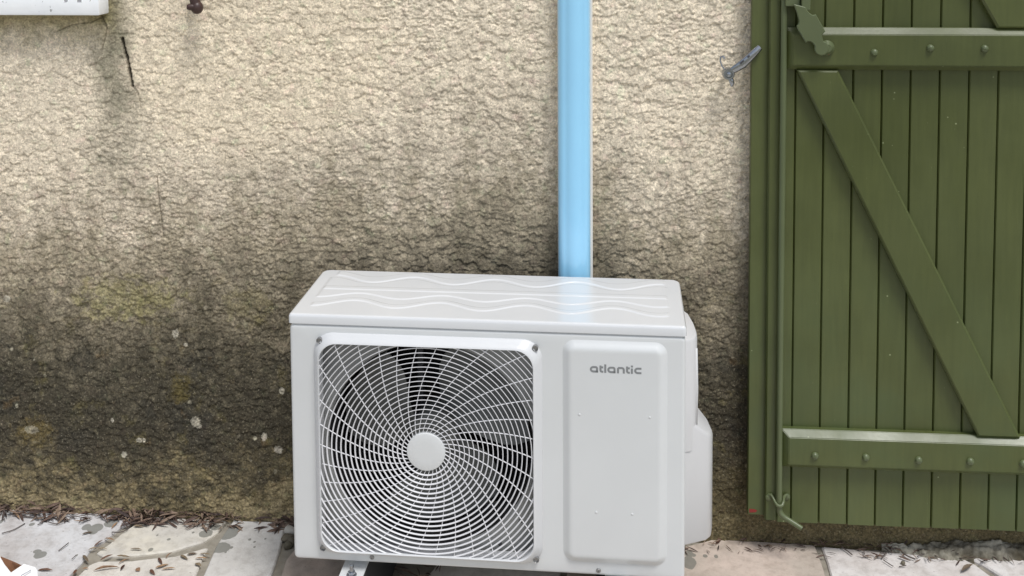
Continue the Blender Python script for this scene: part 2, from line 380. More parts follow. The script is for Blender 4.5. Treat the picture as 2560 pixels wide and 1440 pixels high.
MAT = {}
MAT['wall'] = wall_material()
MAT['wall_core'] = plain('masonry', lin(150, 140, 120), 0.95)
MAT['green'] = shutter_material()
MAT['green_metal'] = paint('green_metal', lin(90, 99, 68, 1.0), 0.34, 0.05, 0.5, 0.1, 90)
MAT['unit'] = paint('unit_enamel', (0.630, 0.646, 0.650, 1), 0.34, 0.012, 0.5, 0.02, 14, 0.15)
MAT['lid'] = paint('lid_enamel', (0.645, 0.658, 0.672, 1), 0.22, 0.012, 0.5, 0.02, 14, 0.45)
MAT['grille'] = paint('grille_plastic', (0.69, 0.69, 0.71, 1), 0.38, 0.01, 0.5, 0.0)
MAT['frame'] = paint('frame_plastic', (0.62, 0.63, 0.64, 1), 0.32, 0.01, 0.5, 0.0)
MAT['cover'] = paint('cover_plastic', (0.57, 0.57, 0.575, 1), 0.36, 0.012, 0.5, 0.02, 30)
MAT['shroud'] = plain('shroud_metal', (0.26, 0.265, 0.26, 1), 0.5)
MAT['fan'] = plain('fan_plastic', (0.12, 0.125, 0.12, 1), 0.45)
MAT['coil'] = plain('coil_fins', (0.006, 0.006, 0.007, 1), 0.6)
MAT['throat'] = plain('throat_plastic', (0.012, 0.012, 0.013, 1), 0.55)
MAT['logo'] = plain('logo_print', (0.22, 0.23, 0.235, 1), 0.45, 0, 0.5, 0.03)
MAT['steel'] = plain('zinc_steel', (0.36, 0.38, 0.41, 1), 0.20, 0.95, 0.5, 0.3, 160)
MAT['screw'] = plain('dull_screw', (0.30, 0.30, 0.30, 1), 0.4, 0.7)
MAT['dark'] = plain('dark_recess_and_reflection', (0.05, 0.05, 0.055, 1), 0.6)
MAT['rubber'] = plain('black_rubber', (0.03, 0.03, 0.03, 1), 0.8)
MAT['film'] = paint('blue_film', (0.34, 0.70, 0.99, 1), 0.22, 0.03, 0.6, 0.06, 8, 0.9)
MAT['pvc'] = paint('white_pvc', (0.74, 0.72, 0.68, 1), 0.4, 0.02)
MAT['iron'] = plain('brown_iron', lin(62, 42, 38), 0.45, 0.0, 0.5, 0.25)
MAT['red'] = plain('red_paint', lin(132, 40, 36), 0.6)
MAT['card_white'] = plain('white_card', (0.86, 0.86, 0.86, 1), 0.55, 0, 0.4, 0.02)
MAT['kraft'] = plain('kraft_card', lin(150, 108, 82), 0.8, 0, 0.3, 0.12)
MAT['ink'] = plain('print_ink', lin(120, 125, 140), 0.7)
MAT['leaf'] = leaf_material('dead_leaf', lin(74, 50, 40), lin(116, 84, 66), lin(168, 138, 106))
MAT['leaf_grey'] = leaf_material('grey_leaf', lin(108, 94, 78), lin(140, 124, 100), lin(92, 78, 64))
MAT['litter'] = leaf_material('leaf_litter', lin(58, 44, 40), lin(92, 72, 62), lin(142, 122, 104))
MAT['twig'] = plain('twig_bark', lin(92, 84, 80), 0.8, 0, 0.3, 0.3)
MAT['pebble'] = stone_material('pebble_stone', lin(190, 186, 176), lin(160, 155, 145), (), 0.3, 3.0)
MAT['dark_pebble'] = stone_material('dark_pebble_stone', lin(120, 112, 98), lin(96, 92, 76), (), 0.3, 5.0)


# ------------------------------------------------------------------ numpy noise for the roughcast relief
def _hash(ix, iy, s):
    h = (ix.astype(np.int64) * 374761393 + iy.astype(np.int64) * 668265263 + s * 1442695041) & 0xFFFFFFFF
    h = ((h ^ (h >> 13)) * 1274126177) & 0xFFFFFFFF
    h = (h ^ (h >> 16)) & 0xFFFFFFFF
    return h / 4294967295.0
def vnoise(x, y, s=0):
    ix, iy = np.floor(x), np.floor(y); fx, fy = x - ix, y - iy
    ux, uy = fx * fx * (3 - 2 * fx), fy * fy * (3 - 2 * fy)
    a, b = _hash(ix, iy, s), _hash(ix + 1, iy, s); c, d = _hash(ix, iy + 1, s), _hash(ix + 1, iy + 1, s)
    return (a * (1 - ux) + b * ux) * (1 - uy) + (c * (1 - ux) + d * ux) * uy
def fbm(x, y, s=0, o=4):
    v, a, t = 0, 1.0, 0
    for i in range(o):
        v = v + a * vnoise(x * 2 ** i + 17.3 * i, y * 2 ** i + 9.1 * i, s + i); t += a; a *= 0.5
    return v / t
def cells(x, y, s=0, jit=0.9):
    ix, iy = np.floor(x), np.floor(y)
    best = np.full(x.shape, 9.0); rid = np.zeros(x.shape); by = np.zeros(x.shape); second = np.full(x.shape, 9.0)
    for dx in (-1, 0, 1):
        for dy in (-1, 0, 1):
            cx, cy = ix + dx, iy + dy
            px = cx + 0.5 + (_hash(cx, cy, s) - 0.5) * jit; py = cy + 0.5 + (_hash(cx, cy, s + 1) - 0.5) * jit
            d = np.hypot(x - px, y - py); r = _hash(cx, cy, s + 2)
            m = d < best
            second = np.where(m, best, np.minimum(second, d))
            rid = np.where(m, r, rid); by = np.where(m, y - py, by); best = np.where(m, d, best)
    return best, second, rid, by

CRACKS = [([on_y(a, b)[[0, 2]] for a, b in ((306, 96), (313, 125), (320, 150), (325, 180), (331, 214))], 0.0030, 0.016),
          ([on_y(a, b)[[0, 2]] for a, b in ((331, 214), (342, 225), (349, 245), (353, 270))], 0.0011, 0.003),
          ([on_y(a, b)[[0, 2]] for a, b in ((393, 440), (398, 490), (405, 540), (410, 592))], 0.0012, 0.004),
          ([on_y(a, b)[[0, 2]] for a, b in ((262, 40), (230, 55), (180, 62), (140, 80))], 0.0013, 0.004),
          ([on_y(a, b)[[0, 2]] for a, b in ((254, 0), (255, 40), (268, 70), (262, 98), (255, 125))], 0.0016, 0.005)]
CRK = {}
def relief(X, Z):
    x, z = X * 1000, Z * 1000
    wx = (fbm(x / 14, z / 14, 3, 3) - 0.5) * 9; wz = (fbm(x / 14 + 40, z / 14, 7, 3) - 0.5) * 9
    lowb = np.clip((Z - 0.05) / 0.35, 0, 1)
    # overlapping flat scales of thrown render, each thicker at its lower edge, in two sizes mixed patch by patch
    big = np.clip((fbm(x / 80, z / 80, 15, 3) - 0.46) / 0.06, 0, 1)
    def scales(ax, az, sd):
        d, s, r, by = cells((x + wx) / ax, (z + wz) / az, sd)
        e = np.clip((s - d) / 0.16, 0, 1)
        return r + 0.75 * (-by) - 0.45 * (1 - e) * (r > 0.45)
    f1 = scales(23.0, 17.0, 11); f2 = scales(11.5, 8.6, 14)
    d2, s2, r2, _ = cells((x + wx * .5) / 4.6, (z + wz * .5) / 3.8, 21)
    dome2 = np.sqrt(np.clip(1 - (d2 / 0.8) ** 2, 0, 1)) * r2
    rough = np.clip((fbm(x / 45, z / 45, 25, 3) - 0.42) / 0.16, 0, 1)
    d3, s3, r3, _ = cells((x + wx) / 8.5, (z + wz) / 6.6, 23)
    dome3 = np.sqrt(np.clip(1 - (d3 / 0.78) ** 2, 0, 1)) * r3
    h = 2.6 + 3.5 * (f1 * big + f2 * (1 - big)) + (1.3 * dome2 + 2.4 * dome3) * rough + 2.8 * (fbm(x / 50, z / 50, 31, 3) - 0.5) + 0.8 * fbm(x / 3.5, z / 3.5, 41, 2)
    # trowel-flattened plates with a thick lower lip
    for sx, sz, sd, keep, lv in ((30, 27, 51, 0.46, 6.6), (54, 46, 61, 0.42, 7.0), (20, 18, 71, 0.38, 6.2)):
        ex = (fbm(x / 8, z / 8, sd + 4, 3) - 0.5) * 13; ez = (fbm(x / 8, z / 8 + 30, sd + 5, 3) - 0.5) * 13
        d, s, r, by = cells((x + ex) / sx, (z + ez) / sz, sd)
        sel = (r < keep) & (fbm(x / 160, z / 160, 81, 2) > 0.40)
        inside = np.clip((0.44 - d) / 0.03, 0, 1) * sel
        top = lv + 1.7 * (-by) * 1.6 + 0.6 * fbm(x / 6, z / 6, 91, 2)
        fade = np.clip(0.75 - by * 1.5, 0, 1)
        h = h + (np.maximum(top, h * 0.3 + top * 0.7) - h) * inside * fade
    h = h * 0.80
    soft = np.clip((-0.25 - X + 0.3 * (fbm(x / 250, z / 250, 77, 2) - 0.5)) / 0.5, 0, 1) * np.clip((Z - 0.72) / 0.3, 0, 1)
    h = h * (1 - 0.34 * soft)
    # smoother band right below the sill
    sm = np.clip((-0.98 - X) / 0.05, 0, 1) * np.clip((Z - 1.165) / 0.03, 0, 1)
    h = h * (1 - 0.75 * sm) + 2.5 * sm
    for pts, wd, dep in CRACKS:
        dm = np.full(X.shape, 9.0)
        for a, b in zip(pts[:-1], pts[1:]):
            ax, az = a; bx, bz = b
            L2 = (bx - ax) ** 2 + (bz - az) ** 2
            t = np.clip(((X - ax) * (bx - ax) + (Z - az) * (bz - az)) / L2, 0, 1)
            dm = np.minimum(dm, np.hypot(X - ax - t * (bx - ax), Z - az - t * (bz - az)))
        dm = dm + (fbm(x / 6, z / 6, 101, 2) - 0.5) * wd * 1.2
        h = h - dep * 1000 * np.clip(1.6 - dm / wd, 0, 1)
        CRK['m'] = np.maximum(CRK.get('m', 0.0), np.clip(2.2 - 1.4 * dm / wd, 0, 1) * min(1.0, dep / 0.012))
    return h / 1000.0
def spaced(segs):
    out = []
    for a, b, st in segs:
        n = max(1, int(round((b - a) / st))); out += list(np.linspace(a, b, n, endpoint=False))
    out.append(segs[-1][1]); return np.array(out)


# ------------------------------------------------------------------ the wall
def build_wall():
    xs = spaced([(-3.4, -1.9, 0.03), (-1.9, -1.40, 0.006), (-1.40, 0.50, 0.0021), (0.50, 1.20, 0.005), (1.20, 3.4, 0.04)])
    zs = spaced([(-0.06, 1.285, 0.0021), (1.285, 1.6, 0.006), (1.6, 2.9, 0.04)])
    X, Z = np.meshgrid(xs, zs)
    Hh = relief(X, Z)
    nx, nz = len(xs), len(zs)
    co = np.stack([X.ravel(), -Hh.ravel(), Z.ravel()], 1).astype(np.float32)
    i = (np.arange(nz - 1)[:, None] * nx + np.arange(nx - 1)[None, :]).ravel()
    quads = np.stack([i, i + 1, i + nx + 1, i + nx], 1).astype(np.int32)
    me = bpy.data.meshes.new('house_wall')
    me.vertices.add(len(co)); me.vertices.foreach_set('co', co.ravel())
    nf = len(quads)
    me.loops.add(nf * 4); me.loops.foreach_set('vertex_index', quads.ravel())
    me.polygons.add(nf); me.polygons.foreach_set('loop_start', np.arange(nf, dtype=np.int32) * 4)
    me.polygons.foreach_set('use_smooth', np.ones(nf, dtype=bool))
    me.update(calc_edges=True)
    at = me.attributes.new('crack_shade', 'FLOAT', 'POINT'); at.data.foreach_set('value', np.ascontiguousarray(CRK['m'].ravel(), dtype=np.float32))
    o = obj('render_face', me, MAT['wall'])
    root = empty('house_wall')
    o.parent = root
    obj('masonry', box(-3.4, 3.4, 0.012, 0.30, -0.30, 2.9), MAT['wall_core'], root)
    tag(root, 'beige roughcast house wall with dark damp staining towards the ground', 'wall')
    return root
wall = build_wall()


# ------------------------------------------------------------------ ground and paving
mortar = stone_material('mortar_bed', lin(158, 152, 140), lin(140, 134, 122), (), 0.5, 2.0)
gm, gnt, gb = new_mat('garden_gravel')
gP = POS(gnt)
setc(gnt, gb, MIX(gnt, NOISE(gnt, gP, 1.3, 6), lin(150, 146, 134), lin(128, 128, 108)))
gb.inputs['Roughness'].default_value = 0.9
BUMP(gnt, gb, NOISE(gnt, gP, 60, 4), 0.5, 0.01)
gs = obj('garden_ground', ([(-120, -120, -0.03), (120, -120, -0.03), (120, 60, -0.03), (-120, 60, -0.03)], [(0, 1, 2, 3)]), gm)
tag(gs, kind='structure')
patio = obj('patio', box(-2.6, 2.4, -1.9, 0.005, -0.05, -0.007), mortar)
tag(patio, kind='structure')

SP = 0.00117  # metres per photograph pixel near the wall foot
def spot(x, y, rx, ry, an=0.0):
    gx, gy = G(x, y); k = 1.9
    return (gx, gy, rx * SP * 0.97, ry * SP * k, an)
Z2 = lambda a, b: (a / 3.2, 1100 + b / 3.2)
def zs_(a, b, ra, rb, an=0.0): x, y = Z2(a, b); return spot(x, y, ra / 3.2, rb / 3.2, an)
spots_a = [zs_(692, 700, 30, 19), zs_(765, 708, 52, 24, 0.75), zs_(890, 668, 46, 26, 0.3), zs_(300, 895, 28, 12), zs_(322, 922, 40, 20, 0.3), zs_(255, 678, 18, 10), zs_(485, 658, 15, 8), zs_(8, 655, 15, 14), zs_(613, 926, 8, 7), zs_(745, 738, 30, 16, 0.5)]
spots_b = [zs_(990, 652, 48, 25, 0.2), zs_(1645, 748, 45, 22, 0.7), zs_(1725, 697, 36, 20, 0.8), zs_(1205, 877, 16, 11), zs_(1350, 795, 12, 7), zs_(1258, 762, 7, 6), zs_(1545, 740, 9, 6), zs_(935, 685, 20, 14)]
spots_c = [zs_(1820, 748, 70, 44, 0.2), zs_(1765, 873, 66, 30, 0.3), zs_(1998, 806, 10, 7), zs_(2036, 825, 9, 6), zs_(1850, 870, 13, 8), zs_(1805, 908, 8, 6), zs_(2123, 800, 7, 5), zs_(2036, 866, 8, 5)]
spots_f = [spot(1722, 1407, 14, 11), spot(1722, 1386, 9, 6), spot(1733, 1389, 6, 3), spot(1790, 1392, 4, 3), spot(1763, 1391, 5, 3)]
STONE = {
    'a': stone_material('stone_pale_grey', lin(208, 208, 209), lin(190, 186, 184), spots_a, 0.75, 0.0),
    'b': stone_material('stone_cream', lin(212, 206, 192), lin(200, 196, 188), spots_b, 0.35, 1.0),
    'c': stone_material('stone_grey', lin(208, 206, 202), lin(196, 193, 188), spots_c, 0.3, 4.0),
    'd': stone_material('stone_ivory', lin(214, 209, 200), lin(200, 195, 187), (), 0.5, 6.0),
    'e': stone_material('stone_rosy', lin(196, 180, 166), lin(182, 170, 158), (), 0.6, 8.0),
    'f': stone_material('stone_pink_beige', lin(200, 184, 172), lin(184, 172, 160), spots_f, 0.4, 10.0),
    'g': stone_material('stone_white_grey', lin(218, 214, 211), lin(202, 195, 190), (), 0.8, 12.0),
}
def slab(poly, key, dz=0.0, rough=0.0025):
    # roughen the outline, then chamfer
    pts = []
    n = len(poly)
    for i in range(n):
        a, b = Vector(poly[i]), Vector(poly[(i + 1) % n]); L = (b - a).length
        k = max(1, int(L / 0.035))
        nrm = Vector((-(b - a).y, (b - a).x)).normalized() if L > 1e-6 else Vector((0, 0))
        for j in range(k):
            q = a.lerp(b, j / k)
            if j: q = q + nrm * random.uniform(-rough, rough)
            pts.append((q.x, q.y))
    ins = inset_poly(pts, 0.0028)
    L = [[(x, y, -0.035) for x, y in pts], [(x, y, -0.0035 + dz) for x, y in pts], [(x, y, dz) for x, y in ins]]
    return obj('paving_slab', loft(L, True, True), STONE[key], patio)
w_ = lambda x, y: (x, y)
slab([w_(-1.56, -0.012), G(-120, 1262), G(130, 1274), G(352, 1290), G(300, 1318), G(262, 1350), G(228, 1370), G(205, 1405), G(170, 1440), w_(-1.06, -0.40), w_(-1.56, -0.40)][::-1], 'a', 0.001)
slab([G(372, 1291), G(470, 1296), G(566, 1301), G(546, 1328), G(508, 1353), G(430, 1376), G(330, 1387), G(256, 1389), G(242, 1381), G(272, 1360), G(312, 1326)][::-1], 'b', 0.0)
slab([G(246, 1403), G(330, 1402), G(437, 1391), G(508, 1371), G(520, 1369), G(506, 1396), G(489, 1440), w_(-0.80, -0.40), w_(-1.03, -0.40), G(194, 1440), G(222, 1413)][::-1], 'd', 0.0005)
slab([G(583, 1303), G(712, 1308), G(709, 1335), G(700, 1375), G(689, 1410), G(678, 1440), w_(-0.62, -0.40), w_(-0.78, -0.40), G(509, 1440), G(527, 1398), G(556, 1342)][::-1], 'c', 0.003)
slab([w_(-0.545, -0.095), w_(-0.40, -0.10), w_(-0.385, -0.20), w_(-0.38, -0.40), w_(-0.60, -0.40), G(702, 1440), G(716, 1398), G(735, 1374)][::-1], 'e', 0.001)
slab([w_(-0.215, -0.10), w_(0.05, -0.09), w_(0.06, -0.40), w_(-0.365, -0.40), w_(-0.36, -0.25), w_(-0.25, -0.215)][::-1], 'd', 0.0)
slab([w_(0.066, -0.09), w_(0.285, -0.085), w_(0.29, -0.40), w_(0.075, -0.40)][::-1], 'e', 0.0005)
slab([w_(0.30, -0.05), G(1790, 1346), G(1900, 1354), G(2037, 1364), G(2052, 1402), G(2064, 1440), w_(0.60, -0.40), w_(0.305, -0.40)][::-1], 'f', 0.001)
slab([G(2054, 1366), G(2150, 1374), G(2250, 1382), G(2395, 1390), G(2440, 1412), G(2478, 1440), w_(0.99, -0.40), w_(0.615, -0.40), G(2078, 1440), G(2067, 1402)][::-1], 'g', 0.0)
slab([G(2415, 1391), G(2560, 1400), w_(1.36, -0.02), w_(1.36, -0.40), w_(1.01, -0.40), G(2503, 1440), G(2457, 1411)][::-1], 'g', 0.001)
def clip_half(poly, nx, ny, c):
    out = []
    for i in range(len(poly)):
        a, b = poly[i], poly[(i + 1) % len(poly)]
        da, db = a[0] * nx + a[1] * ny - c, b[0] * nx + b[1] * ny - c
        if da <= 0: out.append(a)
        if da * db < 0:
            t = da / (da - db); out.append((a[0] + t * (b[0] - a[0]), a[1] + t * (b[1] - a[1])))
    return out
def crazy(x0, x1, y0, y1, step):
    sites = []
    nx, ny = max(1, round((x1 - x0) / step)), max(1, round((y1 - y0) / (step * 0.8)))
    for i in range(nx):
        for j in range(ny):
            sites.append((x0 + (i + 0.5 + random.uniform(-.36, .36)) * (x1 - x0) / nx, y0 + (j + 0.5 + random.uniform(-.36, .36)) * (y1 - y0) / ny))
    for a in sites:
        poly = [(x0, y0), (x1, y0), (x1, y1), (x0, y1)]
        for b in sites:
            if b is a: continue
            dx, dy = b[0] - a[0], b[1] - a[1]; L = math.hypot(dx, dy)
            poly = clip_half(poly, dx / L, dy / L, ((b[0] + a[0]) * dx + (b[1] + a[1]) * dy) / 2 / L - 0.007)
            if len(poly) < 3: break
        if len(poly) >= 3: slab(poly, random.choice('bcde'), random.uniform(-0.001, 0.001))
crazy(-2.55, 2.35, -1.85, -0.415, 0.42)
crazy(-2.55, -1.575, -0.40, -0.012, 0.40)
crazy(1.375, 2.35, -0.40, -0.012, 0.40)


# ------------------------------------------------------------------ the air-conditioner outdoor unit
W, D, H, ZB = 0.80, 0.267, 0.6491, 0.1297
UX, UY, UR = -0.4911, -0.3469, -0.0177
unit = empty('air_conditioner_unit', (UX, UY, 0), UR)
tag(unit, 'light grey outdoor air conditioner unit with round fan grille standing against the wall', 'air conditioner')
FU0, FU1, FZ0, FZ1, FR = 0.0520, 0.5165, 0.1475, 0.6115, 0.040        # grille frame outline
OU0, OU1, OZ0, OZ1, ORd = 0.0655, 0.4995, 0.1625, 0.5955, 0.038       # grille opening
ZT = H - 0.0222                                                         # casing top
n6 = 6
def casing():
    outer = (0.001, W - 0.001, ZB, ZT, 0.010)
    hole = (FU0 + 0.006, FU1 - 0.006, FZ0 + 0.006, FZ1 - 0.006, FR - 0.006)
    Rb = 0.007
    loops = []
    loops.append([(u, 0.020, z) for u, z in rr(*hole, n6)])
    loops.append([(u, 0.0, z) for u, z in rr(*hole, n6)])
    for i in range(5):
        a = PI / 2 * i / 4
        ins = Rb * (1 - math.sin(a)); v = Rb * (1 - math.cos(a))
        loops.append([(u, v, z) for u, z in rr_in(*outer, ins, n6)])
    loops.append([(u, D - 0.01, z) for u, z in rr_in(*outer, 0, n6)])
    loops.append([(u, D - 0.01, z) for u, z in rr_in(*outer, 0.03, n6)])
    return loft(loops)
cas = obj('casing', casing(), MAT['unit'], unit, True, 25)

# service panel: pressed forward out of the sheet
def service_panel():
    o = (0.5560, 0.7650, 0.1560, 0.6155, 0.026)
    prof = [(0.0, 0.0006), (0.002, -0.0004), (0.005, -0.0020), (0.009, -0.0050), (0.013, -0.0080), (0.016, -0.0094), (0.020, -0.0100), (0.024, -0.0101)]
    return loft([[(u, v, z) for u, z in rr_in(*o, d, 8)] for d, v in prof], False, True)
panel = obj('service_panel', service_panel(), MAT['unit'], unit, True, 40)
for (u, z) in ((0.5909, 0.4664), (0.7291, 0.4664), (0.624, 0.2674), (0.6948, 0.2674)):
    obj('dimple', lathe([(0.0028, 0.0), (0.0022, -0.0006), (0.0010, -0.0010), (0.0, -0.0011)], 12, 'Y', (u, -0.0100, z)), MAT['unit'], panel, True)

# lettering
def ribbon(path, wd):
    P = [Vector(p) for p in path]; Lf, Rt = [], []
    for i, p in enumerate(P):
        a = (P[i] - P[i - 1]).normalized() if i else (P[1] - P[0]).normalized()
        b = (P[i + 1] - P[i]).normalized() if i < len(P) - 1 else a
        na, nb = Vector((-a.y, a.x)), Vector((-b.y, b.x)); s = (na + nb); s = s / max(0.5, s.length_squared / 2)
        Lf.append(p + s * wd / 2); Rt.append(p - s * wd / 2)
    return Lf, Rt
def letter(strokes, x0, z0, k, wd, vy):
    bm = bmesh.new()
    for q, st in enumerate(strokes):
        Lf, Rt = ribbon(st, wd); dv = 0.00004 * q
        vl = [bm.verts.new((x0 + p.x * k, vy - dv, z0 + p.y * k)) for p in Lf]; vr = [bm.verts.new((x0 + p.x * k, vy - dv, z0 + p.y * k)) for p in Rt]
        for i in range(len(Lf) - 1): bm.faces.new((vl[i], vl[i + 1], vr[i + 1], vr[i]))
    return fix(bm)
def arc(cx, cy, rx, ry, a0, a1, n=7):
    return [(cx + rx * math.cos(math.radians(a0 + (a1 - a0) * i / n)), cy + ry * math.sin(math.radians(a0 + (a1 - a0) * i / n))) for i in range(n + 1)]
LA = [[(262, 32), (120, 32)] + arc(118, 105, 85, 73, -100, -260, 10) + [(120, 178), (185, 178)] + arc(188, 133, 44, 45, 85, 5, 5) + [(232, 110), (232, 2)]]
LT = [[(33, 236)] + [(33, 90)] + arc(88, 88, 55, 55, 185, 262, 5) + [(122, 33)], [(50, 178), (120, 178)]]
LN = [[(33, 0), (33, 178)], [(34, 178), (150, 178)] + arc(155, 115, 64, 63, 88, 5, 6) + [(219, 100), (219, 0)]]
LI = [[(33, 0), (33, 176)], [(33, 210), (33, 274)]]
LC = [[(232, 178), (118, 178)] + arc(116, 105, 83, 73, 95, 265, 10) + [(118, 32), (232, 32)]]
for name_, st, xo in (('a', LA, 430), ('t', LT, 740), ('l', [[(33, 0), (33, 280)]], 892), ('a', LA, 990), ('n', LN, 1300), ('t', LT, 1590), ('i', LI, 1745), ('c', LC, 1850)):
    obj('letter', letter(st, 0.6115 + (xo - 430) * 6.12e-5, 0.5535, 6.12e-5, 66, -0.01035), MAT['logo'], panel)

# screws along the bottom flange
for (u, z) in ((0.1654, 0.1424), (0.6279, 0.1413)):
    bm = lathe([(0.0048, 0.001), (0.0048, -0.0012), (0.0038, -0.0024), (0.0016, -0.0026), (0.0013, -0.0012)], 14, 'Y', (u, 0, z))
    sc_ = obj('screw', bm, MAT['screw'], unit, True, 40)

# lid with pressed waves
def lid():
    us = np.arange(0, W + 0.002 + 1e-6, 0.0020); vsx = np.arange(0, D + 0.001, 0.0016)
    nu, nv = len(us), len(vsx)
    u0, u1, v0, v1 = -0.001, W + 0.001, -0.0015, D
    U = u0 + (u1 - u0) * us / us[-1]; V = v0 + (v1 - v0) * vsx / vsx[-1]
    Ug, Vg = np.meshgrid(U, V)
    c = lambda m, a, ph, per=0.1795: m + a * np.cos(2 * PI * (Ug - ph) / per)
    st = lambda d, ww=0.0022: np.clip(0.5 + d / (2 * ww), 0, 1)
    sm = lambda t: t * t * (3 - 2 * t)
    ends = lambda a, b: sm(st(Ug - a, 0.004)) * sm(st(b - Ug, 0.004))
    g1, w1 = c(0.2390, 0.0150, 0.2140), c(0.2095, 0.0190, 0.2190)
    g2 = c(0.1975, 0.0165, 0.2170); w3 = c(0.1090, 0.0135, 0.1190); g4 = c(0.0800, 0.0165, 0.1180); w4 = c(0.0635, 0.0180, 0.1195)
    h = sm(st(Vg - w1)) * sm(st(g1 - Vg)) * ends(0.040, 0.765)
    h = h + sm(st(Vg - w3)) * sm(st(g2 - Vg)) * ends(0.031, 0.769)
    h = h + 0.8 * sm(st(Vg - 0.1405)) * sm(st(0.1575 - Vg)) * ends(0.033, 0.767)
    h = h + sm(st(Vg - w4)) * sm(st(g4 - Vg)) * ends(0.033, 0.767)
    Zt = H - 0.0012 + 0.0016 * h
    # rolled edges and rounded corners
    Rb = 0.006
    rc = np.where(Vg > D / 2, 0.020, 0.007)
    cx = np.clip(Ug, u0 + rc, u1 - rc); cy = np.clip(Vg, v0 + rc, v1 - rc)
    # pull grid corners onto the rounded outline
    dx, dy = Ug - cx, Vg - cy; L = np.maximum(np.hypot(dx, dy), 1e-9); m = np.maximum(np.abs(dx), np.abs(dy))
    k = np.where((np.abs(dx) > 1e-9) & (np.abs(dy) > 1e-9), m / L, 1.0)
    X = cx + dx * k; Y = cy + dy * k
    edge = np.minimum(np.minimum(Ug - u0, u1 - Ug), np.minimum(Vg - v0, v1 - Vg))
    e = np.clip(edge / Rb, 0, 1)
    Zt = Zt - Rb * (1 - np.sqrt(np.clip(1 - (1 - e) ** 2, 0, 1)))
    verts = [tuple(p) for p in np.stack([X.ravel(), Y.ravel(), Zt.ravel()], 1)]
    faces = [(j * nu + i, j * nu + i + 1, (j + 1) * nu + i + 1, (j + 1) * nu + i) for j in range(nv - 1) for i in range(nu - 1)]
    rim = [j for j in range(nu)] + [j * nu + nu - 1 for j in range(1, nv)] + [(nv - 1) * nu + i for i in range(nu - 2, -1, -1)] + [j * nu for j in range(nv - 2, 0, -1)]
    base = len(verts); zl = H - 0.0205
    verts += [(verts[r][0], verts[r][1], zl) for r in rim]
    base2 = len(verts)
    mx, my = W / 2, D / 2
    verts += [(mx + (verts[r][0] - mx) * 0.99, my + (verts[r][1] - my) * 0.965, zl) for r in rim]
    base3 = len(verts)
    verts += [(mx + (verts[r][0] - mx) * 0.99, my + (verts[r][1] - my) * 0.965, zl - 0.003) for r in rim]
    n = len(rim)
    for i in range(n):
        j = (i + 1) % n
        faces.append((rim[j], rim[i], base + i, base + j))
        faces.append((base + j, base + i, base2 + i, base2 + j))
        faces.append((base2 + j, base2 + i, base3 + i, base3 + j))
    return verts, faces
lid_o = obj('lid', lid(), MAT['lid'], unit, True, 50)

# fan grille: frame, rings, ribs, hub
def frame():
    A = (FU0, FU1, FZ0, FZ1, FR); B = (OU0, OU1, OZ0, OZ1, ORd)
    def mixl(t, v, grow=0.0):
        q = [A[i] + (B[i] - A[i]) * t for i in range(5)]
        return [(u, v, z) for u, z in rr(q[0] - grow, q[1] + grow, q[2] - grow, q[3] + grow, q[4] + grow, 8)]
    L = [mixl(0.0, 0.004), mixl(0.0, -0.0015), mixl(0.06, -0.0034), mixl(0.16, -0.0048), mixl(0.4, -0.0105), mixl(0.65, -0.0158), mixl(0.85, -0.0190), mixl(0.96, -0.0198), mixl(1.0, -0.0190), mixl(1.04, -0.0165), mixl(1.04, 0.012)]
    return loft(L)
gr = obj('fan_grille', frame(), MAT['frame'], unit, True, 50)
GC = ((OU0 + OU1) / 2 + 0.0005, (OZ0 + OZ1) / 2)
def inside_opening(u, z, pad=0.0015):
    r = ORd
    cx = min(max(u, OU0 + r), OU1 - r); cz = min(max(z, OZ0 + r), OZ1 - r)
    d = math.hypot(u - cx, z - cz)
    return d <= r + pad
def strip(pts, wd, v0, v1, closed=False, cone=0.0):
    """flat bar of width wd in the u-z plane, v0 (front) to v1 (back)"""
    n = len(pts); loops = []
    for i in range(n):
        a = Vector(pts[i - 1]) if (i or closed) else Vector(pts[0]); b = Vector(pts[(i + 1) % n]) if (i < n - 1 or closed) else Vector(pts[-1])
        t = (b - a).normalized(); nn = Vector((-t.y, t.x)) * wd / 2; p = Vector(pts[i])
        e = wd * 0.22
        ni = nn * (1 - 2 * e / wd)
        q = Vector((0.0, 0.0))
        if cone: q = (Vector(GC) - p).normalized() * cone
        loops.append([(p.x + nn.x + q.x, v1, p.y + nn.y + q.y), (p.x + nn.x, v0 + e, p.y + nn.y), (p.x + ni.x, v0, p.y + ni.y), (p.x - ni.x, v0, p.y - ni.y), (p.x - nn.x, v0 + e, p.y - nn.y), (p.x - nn.x + q.x, v1, p.y - nn.y + q.y)])
    if closed: loops.append(loops[0])
    return loft(loops, not closed, not closed)
R0, PITCH, NRING, NRIB = 0.0395, 0.00968, 26, 34
